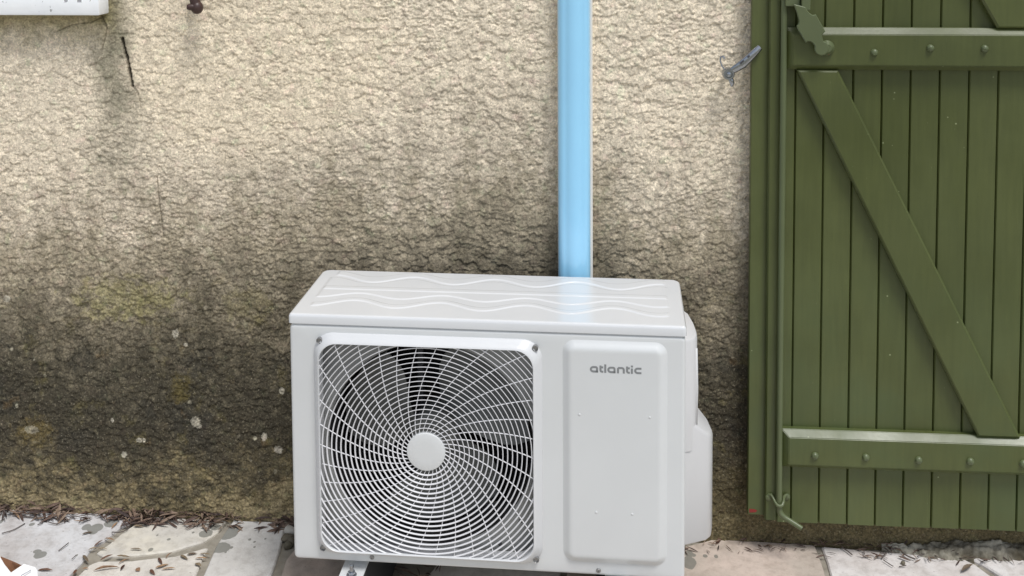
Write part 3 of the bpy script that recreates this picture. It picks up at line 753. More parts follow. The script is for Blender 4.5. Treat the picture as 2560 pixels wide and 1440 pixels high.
for i in range(1, NRING):
    r = R0 + PITCH * i
    n = 120
    ok = [inside_opening(GC[0] + r * math.cos(2 * PI * k / n), GC[1] + r * math.sin(2 * PI * k / n)) for k in range(n)]
    if all(ok):
        pts = [(GC[0] + r * math.cos(2 * PI * k / n), GC[1] + r * math.sin(2 * PI * k / n)) for k in range(n)]
        obj('grille_ring', strip(pts, 0.0016, -0.0168, -0.0142, True, 0.0009), MAT['grille'], gr, True, 50); continue
    n = 480; ok = [inside_opening(GC[0] + r * math.cos(2 * PI * k / n), GC[1] + r * math.sin(2 * PI * k / n)) for k in range(n)]
    start = next((k for k in range(n) if ok[k] and not ok[k - 1]), None)
    if start is None: continue
    run = []
    for q in range(n + 1):
        k = (start + q) % n
        if ok[k] and q < n: run.append((GC[0] + r * math.cos(2 * PI * k / n), GC[1] + r * math.sin(2 * PI * k / n)))
        else:
            if len(run) >= 4: obj('grille_ring', strip(run[::2] + ([run[-1]] if len(run) % 2 == 0 else []), 0.0016, -0.0168, -0.0142, False, 0.0009), MAT['grille'], gr, True, 50)
            run = []
for i in range(NRIB):
    th0 = 2 * PI * (i + 0.35) / NRIB; pts = []
    for k in range(60):
        r = 0.038 + 0.0046 * k
        th = th0 - 0.375 * math.log(r / 0.0395)
        q = (GC[0] + r * math.cos(th), GC[1] + r * math.sin(th))
        if not inside_opening(*q): break
        pts.append(q)
    obj('grille_rib', strip(pts, 0.0014, -0.0155, -0.0134), MAT['grille'], gr, True, 50)
obj('grille_hub', lathe([(0.0392, -0.008), (0.0392, -0.0162), (0.0384, -0.0175), (0.036, -0.0182), (0.020, -0.0186), (0.0, -0.0187)], 48, 'Y', (GC[0], 0, GC[1])), MAT['unit'], gr, True, 40)
for (u, z) in ((0.0655, 0.5975), (0.5035, 0.5975), (0.5035, 0.1620), (0.0655, 0.1620)):
    obj('screw_recess', lathe([(0.0062, -0.004), (0.0062, -0.0107), (0.0056, -0.0110), (0.0050, -0.0102), (0.0046, -0.0075), (0.0, -0.0072)], 16, 'Y', (u, 0, z)), MAT['screw'], gr, True, 40)

# inside: shroud plate with its round mouth, fan, motor posts, coil
SC, SR = (0.284, 0.372), 0.2140
def shroud():
    n = 64; m = n // 4
    sq = []
    a0, a1, b0, b1 = OU0 - 0.010, OU1 + 0.012, OZ0 - 0.010, OZ1 + 0.012
    for k in range(n):
        t = 2 * PI * k / n; c, s = math.cos(t), math.sin(t); q = max(abs(c), abs(s))
        sq.append(((a0 + a1) / 2 + c / q * (a1 - a0) / 2, (b0 + b1) / 2 + s / q * (b1 - b0) / 2))
    ci = lambda r: [(SC[0] + r * math.cos(2 * PI * k / n), SC[1] + r * math.sin(2 * PI * k / n)) for k in range(n)]
    L = [[(u, 0.006, z) for u, z in sq], [(u, 0.024, z) for u, z in sq], [(u, 0.024, z) for u, z in ci(SR + 0.003)], [(u, 0.027, z) for u, z in ci(SR)], [(u, 0.031, z) for u, z in ci(SR - 0.0015)]]
    return loft(L)
obj('fan_shroud', shroud(), MAT['shroud'], unit, True, 40)
obj('fan_throat', loft([[(SC[0] + r * math.cos(2 * PI * k / 64), v, SC[1] + r * math.sin(2 * PI * k / 64)) for k in range(64)] for r, v in ((SR - 0.0015, 0.031), (SR - 0.004, 0.040), (SR - 0.004, 0.110))]), MAT['throat'], unit, True, 40)
obj('coil', box(0.03, 0.53, 0.225, 0.245, 0.145, 0.615), MAT['coil'], unit)
for (u, z) in ((0.108, 0.206), (0.470, 0.222), (0.17, 0.176), (0.427, 0.171)):
    obj('plate_slot', lathe([(0.0045, 0.0234), (0.0040, 0.0230), (0.0, 0.0230)], 10, 'Y', (u, 0, z)), MAT['dark'], unit)
for u in (0.243, 0.336):
    obj('motor_post', box(u - 0.006, u + 0.006, 0.14, 0.16, 0.145, 0.615, 0.002), MAT['dark'], unit)
def blade(a0):
    nr, nc = 7, 7; vf, vb = [], []
    for i in range(nr):
        r = 0.040 + (0.200 - 0.040) * i / (nr - 1)
        half = math.radians(30 + 16 * math.sin(PI * min(1, i / (nr - 1) * 0.9)))
        sweep = math.radians(-18) * (i / (nr - 1))
        for j in range(nc):
            t = j / (nc - 1) * 2 - 1
            th = a0 + sweep + half * t
            v = 0.098 + 0.030 * t + 0.006 * (1 - t * t)
            vf.append((SC[0] + r * math.cos(th), v - 0.0012, SC[1] + r * math.sin(th))); vb.append((SC[0] + r * math.cos(th), v + 0.0012, SC[1] + r * math.sin(th)))
    n = len(vf); F = []
    for i in range(nr - 1):
        for j in range(nc - 1):
            a = i * nc + j; F.append((a, a + 1, a + nc + 1, a + nc)); F.append((n + a, n + a + nc, n + a + nc + 1, n + a + 1))
    rim = [j for j in range(nc)] + [i * nc + nc - 1 for i in range(1, nr)] + [(nr - 1) * nc + j for j in range(nc - 2, -1, -1)] + [i * nc for i in range(nr - 2, 0, -1)]
    for i in range(len(rim)):
        a, b = rim[i], rim[(i + 1) % len(rim)]; F.append((b, a, n + a, n + b))
    return vf + vb, F
fan = obj('fan', lathe([(0.048, 0.150), (0.050, 0.075), (0.046, 0.066), (0.030, 0.062), (0.0, 0.061)], 32, 'Y', (SC[0], 0, SC[1])), MAT['fan'], unit, True, 40)
for k in range(3): obj('blade', blade(math.radians(52 + 120 * k)), MAT['fan'], fan, True, 40)

# valve cover on the right-hand side
def valve_cover():
    def up(z, ins=0.0):
        P = [(W - 0.004, 0.026 + ins), (W + 0.010, 0.031 + ins), (W + 0.0205 - ins, 0.040 + ins), (W + 0.0250 - ins, 0.056), (W + 0.0255 - ins, 0.080), (W + 0.0225 - ins, 0.122), (W + 0.015 - ins, 0.168), (W + 0.006 - ins, 0.190 - ins), (W - 0.004, 0.196 - ins)]
        return [(u, v, z) for u, v in P]
    def lo(z, ins=0.0, slope=False):
        P = [(W - 0.004, 0.027 + ins), (W + 0.018, 0.037 + ins), (W + 0.0460 - ins, 0.050 + ins), (W + 0.0550 - ins, 0.064), (W + 0.0600 - ins, 0.092), (W + 0.0535 - ins, 0.122), (W + 0.037 - ins, 0.143 - ins), (W + 0.018, 0.152 - ins), (W - 0.004, 0.156 - ins)]
        return [(u, v, z - (0.9 * (u - W - 0.02) if slope else 0)) for u, v in P]
    bm = loft([up(0.38), up(0.6045), up(0.6085, 0.002), up(0.6095, 0.005)], True, True)
    a = obj('valve_cover', bm, MAT['cover'], unit, True, 35)
    lob = loft([lo(0.183, 0.006), lo(0.185, 0.002), lo(0.189), lo(0.424, 0, True), lo(0.4295, 0.0018, True), lo(0.4315, 0.0045, True)], True, True)
    obj('pipe_hood', lob, MAT['cover'], a, True, 35)
    obj('cover_bead', tube([(W + 0.0215, 0.048, 0.40), (W + 0.0235, 0.050, 0.50), (W + 0.0215, 0.048, 0.585)], 0.004, 8), MAT['cover'], a, True)
valve_cover()

# mounting feet with bolts
for fu in (0.1265, 0.6650):
    prof = []
    pl = rr(fu - 0.0245, fu + 0.0245, -0.044, D + 0.03, 0.008, 5)
    ft = obj('foot', loft([[(a, b, 0.1120) for a, b in pl], [(a, b, 0.1145) for a, b in pl], [(a, b, 0.1150) for a, b in [(fu + (a - fu) * 0.985, b) for a, b in pl]]], True, True), MAT['unit'], unit, True, 40)
    obj('bracket', box(fu - 0.020, fu + 0.020, 0.03, D - 0.03, 0.1150, ZB + 0.004), MAT['unit'], ft)
    bo = obj('bolt', lathe([(0.0042, 0.1150), (0.0042, 0.1365), (0.0034, 0.1380), (0.0, 0.1381)], 14, 'Z', (fu + 0.001, -0.0205, 0)), MAT['steel'], ft, True, 40)
    obj('washer', lathe([(0.0105, 0.1151), (0.0105, 0.1166), (0.0098, 0.1170), (0.0043, 0.1170)], 22, 'Z', (fu + 0.001, -0.0205, 0)), MAT['steel'], ft, True, 40)
    obj('nut', lathe([(0.0080, 0.1171), (0.0080, 0.1228), (0.0072, 0.1236), (0.0043, 0.1236)], 6, 'Z', (fu + 0.001, -0.0205, 0)), MAT['steel'], ft)
M_u = Matrix.Translation((UX, UY, 0)) @ Matrix.Rotation(UR, 4, 'Z')
for i, fu in enumerate((0.1265, 0.6650)):
    c0 = M_u @ Vector((fu, 0.11, 0))
    L = []
    for z, hx, hy in ((0.0015, 0.046, 0.185), (0.012, 0.046, 0.185), (0.05, 0.036, 0.178), (0.106, 0.0215, 0.150), (0.1118, 0.0205, 0.149)):
        L.append([(a, b, z) for a, b in rr(-hx, hx, -hy, hy, 0.006, 3)])
    rb = obj('support_block', loft(L, True, True), MAT['rubber'], None, True, 30)
    rb.location = (c0.x, c0.y, 0); rb.rotation_euler = (0, 0, UR)
    tag(rb, ('black rubber block under the bolted foot below the fan grille', 'black rubber block under the foot below the lettered panel')[i], 'support block', 'rubber blocks carrying the unit')


# ------------------------------------------------------------------ cable trunking
tr = empty('cable_trunking', (0.0835, 0, 0.0))
tag(tr, 'vertical wall trunking wrapped in pale blue protective film above the unit', 'trunking')
def extrude_z(pts, z0, z1):
    return loft([[(x, y, z0) for x, y in pts], [(x, y, z1) for x, y in pts]], True, True)
TZ0, TZ1 = 0.36, 2.6
hw = 0.0395
base = [(-hw, 0.006), (-hw, -0.026), (-hw + 0.003, -0.028), (hw - 0.003, -0.028), (hw, -0.026), (hw, 0.006)]
obj('base_channel', extrude_z(base[::-1], TZ0, TZ1), MAT['pvc'], tr)
def dome(hw, y0, y1, r, n=6, crown=0.0035):
    out = [(-hw, y0)]
    for i in range(n + 1):
        a = PI / 2 * i / n; out.append((-hw + r * (1 - math.cos(a)), y1 + r * (1 - math.sin(a))))
    for i in range(1, 8):
        t = i / 8; out.append((-hw + r + (2 * hw - 2 * r) * t, y1 - crown * 4 * t * (1 - t)))
    for i in range(n + 1):
        a = PI / 2 * (1 - i / n); out.append((hw - r * (1 - math.cos(a)), y1 + r * (1 - math.sin(a))))
    out.append((hw, y0)); return out
cv = obj('cover', extrude_z([(x - 0.0020, y) for x, y in dome(0.0362, -0.027, -0.0535, 0.018, 8, 0.0055)], TZ0, TZ1), MAT['pvc'], tr, True, 40)
fl = [(x - 0.0020, y) for x, y in dome(0.0365, -0.0272, -0.0539, 0.018, 8, 0.0055)]
cut = fl
obj('protective_film', loft([[(x, y, z) for x, y in cut] for z in (TZ0 + 0.002, TZ1)], closed=False), MAT['film'], tr, True, 40)


# ------------------------------------------------------------------ the shutter
sh = empty('wooden_shutter', (0.47, -0.03, 0.085))
tag(sh, 'olive green boarded wooden shutter with diagonal brace folded open against the wall', 'shutter')
OFF = Vector((-0.47, 0.03, -0.085))
def part(name, bm, mat, parent=None, smooth=False, sharp=30):
    """world-space mesh parented under the shutter"""
    bmesh.ops.translate(bm, verts=bm.verts[:], vec=OFF)
    return obj(name, bm, mat, parent or sh, smooth, sharp)
ST = 2.06
PF = -0.060
def vboard(x0, x1, yb, yf, z0, z1, c):
    pts = [(x0, yb), (x0, yf + c * 1.6), (x0 + c, yf), (x1 - c, yf), (x1, yf + c * 1.6), (x1, yb)]
    return fix(extrude_z(pts[::-1], z0, z1))
part('edge_board', vboard(0.4725, 0.5110, -0.030, -0.0500, 0.0925, ST, 0.0015), MAT['green'])
part('batten', vboard(0.5085, 0.5345, -0.034, -0.0660, 0.0900, ST, 0.0030), MAT['green'])
gaps = [0.5350, 0.5668, 0.6282, 0.6902, 0.7512, 0.8120, 0.8736, 0.9352, 0.9962, 1.0565, 1.1175, 1.1785, 1.2400]
for i, (a, b) in enumerate(zip(gaps[:-1], gaps[1:])):
    e = 0.0007
    part('plank', vboard(a + e, b - e, -0.036, PF + random.uniform(-0.0006, 0.0006), 0.0835 + random.uniform(-0.0008, 0.0012), ST, 0.0021), MAT['green'])
part('tongue_backing', box(0.512, 1.238, -0.0375, -0.0362, 0.095, ST - 0.01), MAT['green'])
def rail(x0, x1, z0, z1, yb, yf, bt, bb, bl, r_=0.002):
    L = [[(x1, yb, z0), (x1, yb, z1), (x0, yb, z1), (x0, yb, z0)],
         [(x1, yf + 0.013, z0), (x1, yf + 0.013, z1), (x0, yf + 0.013, z1), (x0, yf + 0.013, z0)],
         [(x1 - bl, yf, z0 + bb), (x1 - bl, yf, z1 - bt), (x0 + bl, yf, z1 - bt), (x0 + bl, yf, z0 + bb)]]
    bm = loft(L, True, True)
    bmesh.ops.bevel(bm, geom=[e for e in bm.edges if all(v.co.y < yf + 0.014 for v in e.verts)], offset=0.0012, segments=2, affect='EDGES')
    return bm
RAILS = []
for z0, z1 in ((1.1125, 1.2045), (0.2190, 0.3060), (1.88, 1.97)):
    RAILS.append(part('rail', rail(0.5425, 1.236, z0, z1, PF + 0.0005, -0.0860, 0.0135, 0.0115, 0.014), MAT['green'], None, True, 25))
def rivet(x, z, parent):
    bm = lathe([(0.0082, -0.0845), (0.0082, -0.0868), (0.0072, -0.0905), (0.0042, -0.0930), (0.0, -0.0935)], 10, 'Y', (x, 0, z))
    for v in bm.verts: v.co += Vector((random.uniform(-.0004, .0004),) * 3)
    part('rivet', bm, MAT['green_metal'], parent, True, 40)
for x, z in ((0.7273, 1.1524), (0.8441, 1.1626), (0.9569, 1.1623), (1.07, 1.155), (1.185, 1.158)): rivet(x, z, RAILS[0])
for x, z in ((0.6133, 0.2539), (0.7231, 0.2544), (0.8364, 0.2523), (0.9463, 0.2538), (1.0578, 0.2526), (1.17, 0.2535)): rivet(x, z, RAILS[1])
part('brace', prism_xz([(0.9640, 0.3065), (1.0540, 0.3065), (0.6530, 1.1125), (0.5660, 1.1125)], PF + 0.0005, -0.0820, 0.0042), MAT['green'], None, False)
part('brace', prism_xz([(0.9850, 1.2050), (1.0760, 1.2050), (0.6900, 1.8800), (0.6000, 1.8800)], PF + 0.0005, -0.0820, 0.0042), MAT['green'], None, False)

# espagnolette: rod, guide loop, hooked foot, lever
rod = part('bolt_rod', tube([(0.5375, -0.0775, ST - 0.1), (0.5375, -0.0775, 1.0), (0.5370, -0.0775, 0.30), (0.5375, -0.0770, 0.128)], 0.0068, 14), MAT['green_metal'], None, True, 40)
hk = tube([(0.5380, -0.0770, 0.135), (0.5382, -0.0780, 0.120), (0.5420, -0.0800, 0.1125), (0.5520, -0.0840, 0.1060), (0.5690, -0.0900, 0.0985), (0.5850, -0.0950, 0.0905)], [0.0066, 0.0068, 0.0064, 0.0060, 0.0058, 0.0056], 12)
part('hook', hk, MAT['green_metal'], rod, True, 40)
def guide(z):
    p = [(0.5170, -0.0665, z + 0.014), (0.5210, -0.0690, z + 0.016), (0.5255, -0.0720, z + 0.010), (0.5285, -0.0800, z + 0.005), (0.5325, -0.0860, z + 0.001), (0.5380, -0.0875, z - 0.000), (0.5435, -0.0860, z + 0.002), (0.5472, -0.0800, z + 0.007), (0.5490, -0.0700, z + 0.011), (0.5540, -0.0640, z + 0.013), (0.5575, -0.0625, z + 0.013)]
    part('guide_loop', tube(p, [0.0035, 0.0036, 0.0034, 0.0034, 0.0036, 0.0038, 0.0036, 0.0034, 0.0034, 0.0034, 0.0032], 10), MAT['green_metal'], rod, True, 40)
    for x, yy in ((0.5165, -0.0655), (0.5575, -0.0600)):
        part('guide_eye', lathe([(0.0072, yy), (0.0072, yy - 0.002), (0.0050, yy - 0.0034), (0.0020, yy - 0.0040), (0.0, yy - 0.0040)], 14, 'Y', (x, 0, z + 0.008)), MAT['green_metal'], rod, True, 40)
guide(0.135); guide(1.72)
part('lever_socket', box(0.5380, 0.5690, -0.092, -0.0605, 1.2520, 1.300, 0.002), MAT['green_metal'], rod)
part('lever_neck', box(0.5700, 0.5890, -0.1035, -0.0625, 1.2440, 1.292, 0.003), MAT['green_metal'], rod)
zp = [(1130, 55), (1165, 150), (1195, 250), (1205, 300), (1195, 340), (1175, 360), (1180, 390), (1240, 492), (1300, 595), (1325, 575), (1365, 578), (1402, 602), (1425, 640)]
for k in range(13):
    a = math.radians(165 + 270 * k / 12); zp.append((1520 + 100 * math.cos(a), 670 - 100 * math.sin(a)))
zp += [(1535, 545), (1525, 490), (1545, 460), (1572, 435), (1505, 318), (1440, 200), (1400, 210), (1350, 180), (1318, 140), (1296, 98)]
pl_xz = [tuple(float(q) for q in on_y(1780 + x * .1805, y * .1805, -0.104)[[0, 2]]) for x, y in zp]
part('lever', prism_xz(pl_xz, -0.0985, -0.1050, 0.0018), MAT['green_metal'], rod)
kb = on_y(1780 + 1590 * .1805, 662 * .1805, -0.090)
part('lever_knob', lathe([(0.0150, -0.0858), (0.0165, -0.0885), (0.0150, -0.0935), (0.0090, -0.0985), (0.0085, -0.0998)], 24, 'Y', (kb[0], 0, kb[2])), MAT['green_metal'], rod, True, 40)
def patch(pix, Y, off=0.0008):
    v = [on_y(a, b, Y) for a, b in pix]
    f = [(float(q[0]), Y - off, float(q[2])) for q in v]; bk = [(float(q[0]), Y + 0.001, float(q[2])) for q in v]
    return loft([bk, f], True, True)
part('red_paint_mark', patch([(1873, 1272), (1886, 1273), (1893, 1276), (1889, 1280), (1873, 1281)], -0.0500), MAT['red'])
part('red_paint_mark', patch([(2068, 133), (2073, 128), (2075, 132), (2071, 137)], -0.0925, 0.002), MAT['red'])


# ------------------------------------------------------------------ metal shutter stop on the wall
stp = empty('shutter_stop', (0.4224, 0, 1.0984))
tag(stp, 'shiny zinc shutter stop with pivoting arm catching the green shutter edge', 'shutter stop')
def spart(name, bm, mat, sharp=40):
    bmesh.ops.translate(bm, verts=bm.verts[:], vec=Vector((-0.4224, 0, -1.0984)))
    return obj(name, bm, mat, stp, True, sharp)
spart('wall_plug', tube([(0.4224, 0.03, 1.0984), (0.4224, -0.045, 1.0984)], 0.0045, 12), MAT['steel'])
spart('pivot', lathe([(0.0085, -0.036), (0.0135, -0.040), (0.0135, -0.056), (0.0115, -0.060), (0.0080, -0.0600), (0.0072, -0.0572), (0.0052, -0.0572), (0.0046, -0.0620), (0.0, -0.0632)], 24, 'Y', (0.4224, 0, 1.0984)), MAT['steel'])
def arm():
    a, b = Vector((0.4290, 1.1050)), Vector((0.4900, 1.1590)); t = (b - a).normalized(); n = Vector((-t.y, t.x)); L = []
    for s, wl, wr, yb, yf in ((0.0, 0.0060, 0.0060, -0.050, -0.0590), (0.12, 0.0062, 0.0078, -0.053, -0.0630), (0.35, 0.0058, 0.0105, -0.0545, -0.0660), (0.6, 0.0056, 0.0090, -0.0550, -0.0660), (0.90, 0.0060, 0.0066, -0.0548, -0.0640), (1.0, 0.0048, 0.0052, -0.0545, -0.0620)):
        p = a.lerp(b, s); q = []
        for k in range(12):
            an = 2 * PI * k / 12; cx, sy = math.cos(an), math.sin(an)
            off = n * 1.22 * (wl * cx if cx > 0 else wr * cx); ym, yh = (yb + yf) / 2, (yb - yf) / 2
            q.append((p.x + off.x, ym + yh * sy, p.y + off.y))
        L.append(q)
    return loft(L, True, True)
spart('arm', arm(), MAT['steel'])
for sa, sb_ in ((0.30, 0.44), (0.56, 0.64)):
    a_, b_ = Vector((0.4290, 1.1050)), Vector((0.4900, 1.1590)); t_ = (b_ - a_).normalized(); n_ = Vector((-t_.y, t_.x)) * 0.0022
    p_, q_ = a_.lerp(b_, sa) + n_, a_.lerp(b_, sb_) + n_
    spart('painted_reflection', prism_xz([tuple(p_ - n_ * 0.9), tuple(q_ - n_ * 0.7), tuple(q_ + n_ * 0.8), tuple(p_ + n_ * 1.0)], -0.0640, -0.0665, 0.0003), MAT['dark'])  # dark patch laid on the arm as a painted reflection in the metal
spart('counterweight', tube([(0.4250, -0.050, 1.0910), (0.4285, -0.051, 1.0840), (0.4310, -0.050, 1.0770), (0.4300, -0.048, 1.0705)], [0.0050, 0.0060, 0.0055, 0.0030], 10), MAT['steel'])
spart('spring_wire', tube([(0.4155, -0.048, 1.1060), (0.4085, -0.046, 1.1150), (0.4050, -0.045, 1.1260), (0.4060, -0.044, 1.1340), (0.4110, -0.044, 1.1360), (0.4150, -0.044, 1.1310)], [0.0016, 0.0016, 0.0016, 0.0020, 0.0028, 0.0024], 8), MAT['steel'])


# ------------------------------------------------------------------ window sill and brown shutter dog at the top
sm_, snt, sb = new_mat('sill_paint')
sP = POS(snt)
pe = M(snt, 'MULTIPLY', SMOOTH(snt, NOISE(snt, sP, 42, 4, 0.6), 0.60, 0.63), SMOOTH(snt, XYZ(snt, sP)[2], 1.2515, 1.257))
fl_ = SMOOTH(snt, NOISE(snt, sP, 90, 3), 0.70, 0.72)
c_ = MIX(snt, SMOOTH(snt, NOISE(snt, sP, 12, 5), 0.35, 0.7), (0.90, 0.91, 0.92, 1), (0.84, 0.86, 0.88, 1))
c_ = MIX(snt, pe, c_, lin(150, 150, 155)); c_ = MIX(snt, M(snt, 'MULTIPLY', fl_, 0.6), c_, lin(90, 88, 84))
setc(snt, sb, c_); sb.inputs['Roughness'].default_value = 0.5
BUMP(snt, sb, NOISE(snt, sP, 50, 4), 0.25, 0.003)
sill = obj('window_sill', box(-2.05, -1.0125, -0.052, 0.02, 1.2235, 1.2640, 0.0045), sm_, None, True, 35)
tag(sill, 'white painted window sill end with flaking paint', 'window sill')
dog = empty('shutter_dog', (-0.786, 0, 1.262))
tag(dog, 'dark brown iron shutter catch stub with rounded knob high on the bare wall', 'shutter catch')
def dpart(name, bm):
    bmesh.ops.translate(bm, verts=bm.verts[:], vec=Vector((0.786, 0, -1.262))); return obj(name, bm, MAT['iron'], dog, True, 40)
dpart('wall_spike', tube([(-0.786, 0.03, 1.290), (-0.786, -0.040, 1.290)], 0.007, 12))
dpart('stem', tube([(-0.788, -0.046, 1.312), (-0.787, -0.047, 1.285), (-0.786, -0.048, 1.260), (-0.783, -0.049, 1.246)], [0.013, 0.0125, 0.0120, 0.0120], 14))
dpart('ball', lathe([(0.0, 0.0155), (0.008, 0.0135), (0.0130, 0.007), (0.0145, 0.0), (0.0130, -0.007), (0.008, -0.0135), (0.0, -0.0155)], 18, 'Z', (-0.7810, -0.049, 1.2425)))
dpart('knob', tube([(-0.784, -0.054, 1.2440), (-0.7945, -0.0585, 1.2445), (-0.8005, -0.0600, 1.2445)], [0.0080, 0.0078, 0.0052], 14))
dpart('upper_arm', tube([(-0.788, -0.046, 1.305), (-0.789, -0.048, 1.340), (-0.792, -0.050, 1.375)], [0.013, 0.010, 0.006], 12))


# ------------------------------------------------------------------ loose things on the ground
def leaf_mesh(name, curl, fold, wide, seed):
    r = random.Random(seed); n = 8; vs_, fs = [], []
    bend = r.uniform(-0.08, 0.08)
    for i in range(n + 1):
        t = i / n; wv = wide * (math.sin(PI * t ** 0.85) ** 0.9 if 0 < t < 1 else 0.02)
        z = curl * 4 * t * (1 - t) + r.uniform(-0.004, 0.004); cx = bend * 4 * t * (1 - t)
        tw = r.uniform(-0.25, 0.25)
        vs_ += [(t - 0.5, cx - wv, z + fold * wv * (1 + tw)), (t - 0.5, cx, z), (t - 0.5, cx + wv, z + fold * wv * (1 - tw))]
    for i in range(n):
        a = i * 3; fs += [(a, a + 3, a + 4, a + 1), (a + 1, a + 4, a + 5, a + 2)]
    me = bpy.data.meshes.new(name); me.from_pydata(vs_, [], fs); me.polygons.foreach_set('use_smooth', [True] * len(fs))
    return me
leaf_v = []
for k, (cu, fo, wi) in enumerate(((0.05, 0.5, 0.12), (0.09, 0.9, 0.10), (0.04, 0.4, 0.16), (0.06, 1.1, 0.085), (0.03, 0.5, 0.20))):
    for mt in ('leaf', 'leaf_grey'):
        me = leaf_mesh('dead_leaf', cu, fo, wi, 30 + k); me.materials.append(MAT[mt]); leaf_v.append(me)
def put_leaf(x1, y1, x2, y2, kind=0, grey=False, lift=0.0035):
    a, b = Vector(G(x1, y1)), Vector(G(x2, y2)); L = (b - a).length; c = (a + b) / 2
    o = bpy.data.objects.new('dead_leaf', leaf_v[2 * kind + (1 if grey else 0)]); COL.objects.link(o)
    ang = math.atan2(b.y - a.y, b.x - a.x)
    o.location = (c.x, c.y, lift); o.rotation_euler = (random.uniform(-.25, .25), random.uniform(-.08, .08), ang)
    ws = min(1.0, 0.040 / max(L, 0.01)); o.scale = (L, max(0.026, L * 0.55) if L > 0.03 else 0.026, L * 0.8)
    return o
LV = [(750, 865, 830, 812, 0, 0), (835, 798, 920, 820, 3, 0), (705, 892, 790, 872, 3, 1), (775, 885, 860, 885, 3, 1), (800, 975, 905, 928, 0, 0), (930, 942, 1045, 945, 2, 1), (945, 1005, 1040, 960, 3, 0),
      (745, 1062, 960, 1030, 1, 0), (965, 1055, 1000, 1005, 0, 0), (1040, 885, 1140, 890, 0, 1), (1240, 1040, 1350, 1000, 2, 0), (1265, 955, 1300, 1010, 0, 0), (1290, 1048, 1410, 1040, 0, 0), (1325, 960, 1380, 910, 3, 0),
      (1445, 930, 1505, 970, 2, 1), (1495, 930, 1580, 918, 0, 1), (1560, 965, 1665, 955, 0, 0), (1595, 925, 1690, 930, 0, 1), (665, 935, 710, 985, 2, 1), (655, 1042, 712, 1040, 3, 0), (1065, 700, 1150, 705, 0, 1),
      (1110, 660, 1200, 695, 1, 0), (1375, 655, 1420, 632, 3, 0), (1245, 655, 1290, 680, 0, 0), (1265, 662, 1335, 665, 3, 0), (655, 770, 745, 745, 0, 1), (590, 1088, 605, 1045, 2, 0), (1205, 1048, 1240, 1088, 2, 0),
      (300, 1052, 425, 1056, 0, 0), (1090, 1040, 1118, 1058, 4, 0), (370, 660, 430, 600, 1, 0), (360, 600, 470, 560, 0, 0), (255, 560, 330, 575, 1, 0), (140, 540, 210, 600, 1, 0), (100, 590, 160, 650, 0, 0),
      (640, 600, 730, 590, 0, 0), (1090, 600, 1190, 575, 1, 0), (1215, 640, 1250, 585, 0, 0), (890, 720, 945, 670, 3, 0), (1560, 1000, 1610, 1020, 4, 1)]
def leaf_label(x, y):
    if y < 1312: return 'dried leaf spilled from the litter line onto the back edge of the paving'
    if x < 215: return 'dried leaf on the pale grey slab near the white carton'
    if x > 470: return 'dried leaf beside the mortar joint of the plain grey slab next to the unit'
    if y < 1385: return 'dried leaf on the cream slab with dark round stains'
    if x < 290: return 'dried leaf on the mortar where three slabs meet near the carton'
    return 'dried leaf on the ivory slab at the lower picture edge'
for a in LV:
    x1, y1 = Z2(a[0], a[1]); x2, y2 = Z2(a[2], a[3])
    tag(put_leaf(x1, y1, x2, y2, a[4], bool(a[5])), leaf_label((x1 + x2) / 2, (y1 + y2) / 2), 'leaf', 'dried leaves on the left paving')
tag(put_leaf(1789, 1364, 1804, 1344, 2), 'single brown oval leaf on the pinkish slab right of the unit', 'leaf')
tag(put_leaf(2404, 1436, 2432, 1420, 4, True, 0.008), 'pale curled leaf on the paving joint below the green shutter', 'leaf')

def put_twig(pts, rad, label, group, lift=0.004):
    P = [Vector((*G(x, y), lift + random.uniform(0, 0.004))) for x, y in pts]; c = P[0]
    Q = []
    for i in range(len(P) - 1):
        for k in range(4): Q.append(P[i].lerp(P[i + 1], k / 4))
    Q.append(P[-1])
    for _ in range(2): Q = [Q[0]] + [(Q[i - 1] + Q[i] * 2 + Q[i + 1]) / 4 for i in range(1, len(Q) - 1)] + [Q[-1]]
    o = obj('twig', tube([tuple(q - c) for q in Q], rad, 6), MAT['twig'], None, True)
    o.location = c
    return tag(o, label, 'twig', group)
STEMS = {(385, 680): 'thin dry stem curled into a shallow bowl on the pale grey slab', (895, 752): 'thin curved stem looping beside the stains of the cream slab', (15, 765): 'long thin stem slanting up at the left picture edge on the grey slab',
         (100, 618): 'long stem lying level just in front of the leaf litter at the left', (560, 642): 'long thin stem level with the litter above the cream slab joint', (310, 540): 'stem resting on the leaf litter against the wall foot', (5, 610): 'tiny bent stem at the left picture edge beside the litter',
         (470, 902): 'straight dark stem slanting in the middle of the pale grey slab', (575, 977): 'very short thin stem low on the pale grey slab right of its middle', (300, 697): 'short hooked stem on the pale grey slab below the litter'}
TWIGS = {(1180, 690): 'longest twig lying level along the foot of the crumbling mortar', (860, 820): 'thick straight twig slanting down to the right on the white-grey slab', (1070, 890): 'thin twig arching up to the right beside the thick straight one', (20, 745): 'twig slanting down at the left end of the white-grey slab',
         (1960, 826): 'short level twig near the right picture edge below the shutter', (820, 1008): 'short level twig just below the lone dark stone', (330, 790): 'tiny upright-looking twig alone near the left end of the white-grey slab', (900, 640): 'short twig touching the black lump under the shutter',
         (1300, 770): 'short level twig in front of the middle of the crumbling mortar', (600, 920): 'thin twig slanting down to the right near the lower picture edge', (700, 790): 'bent twig just left of the thick straight twig'}
T2 = lambda L: [Z2(a, b) for a, b in L]
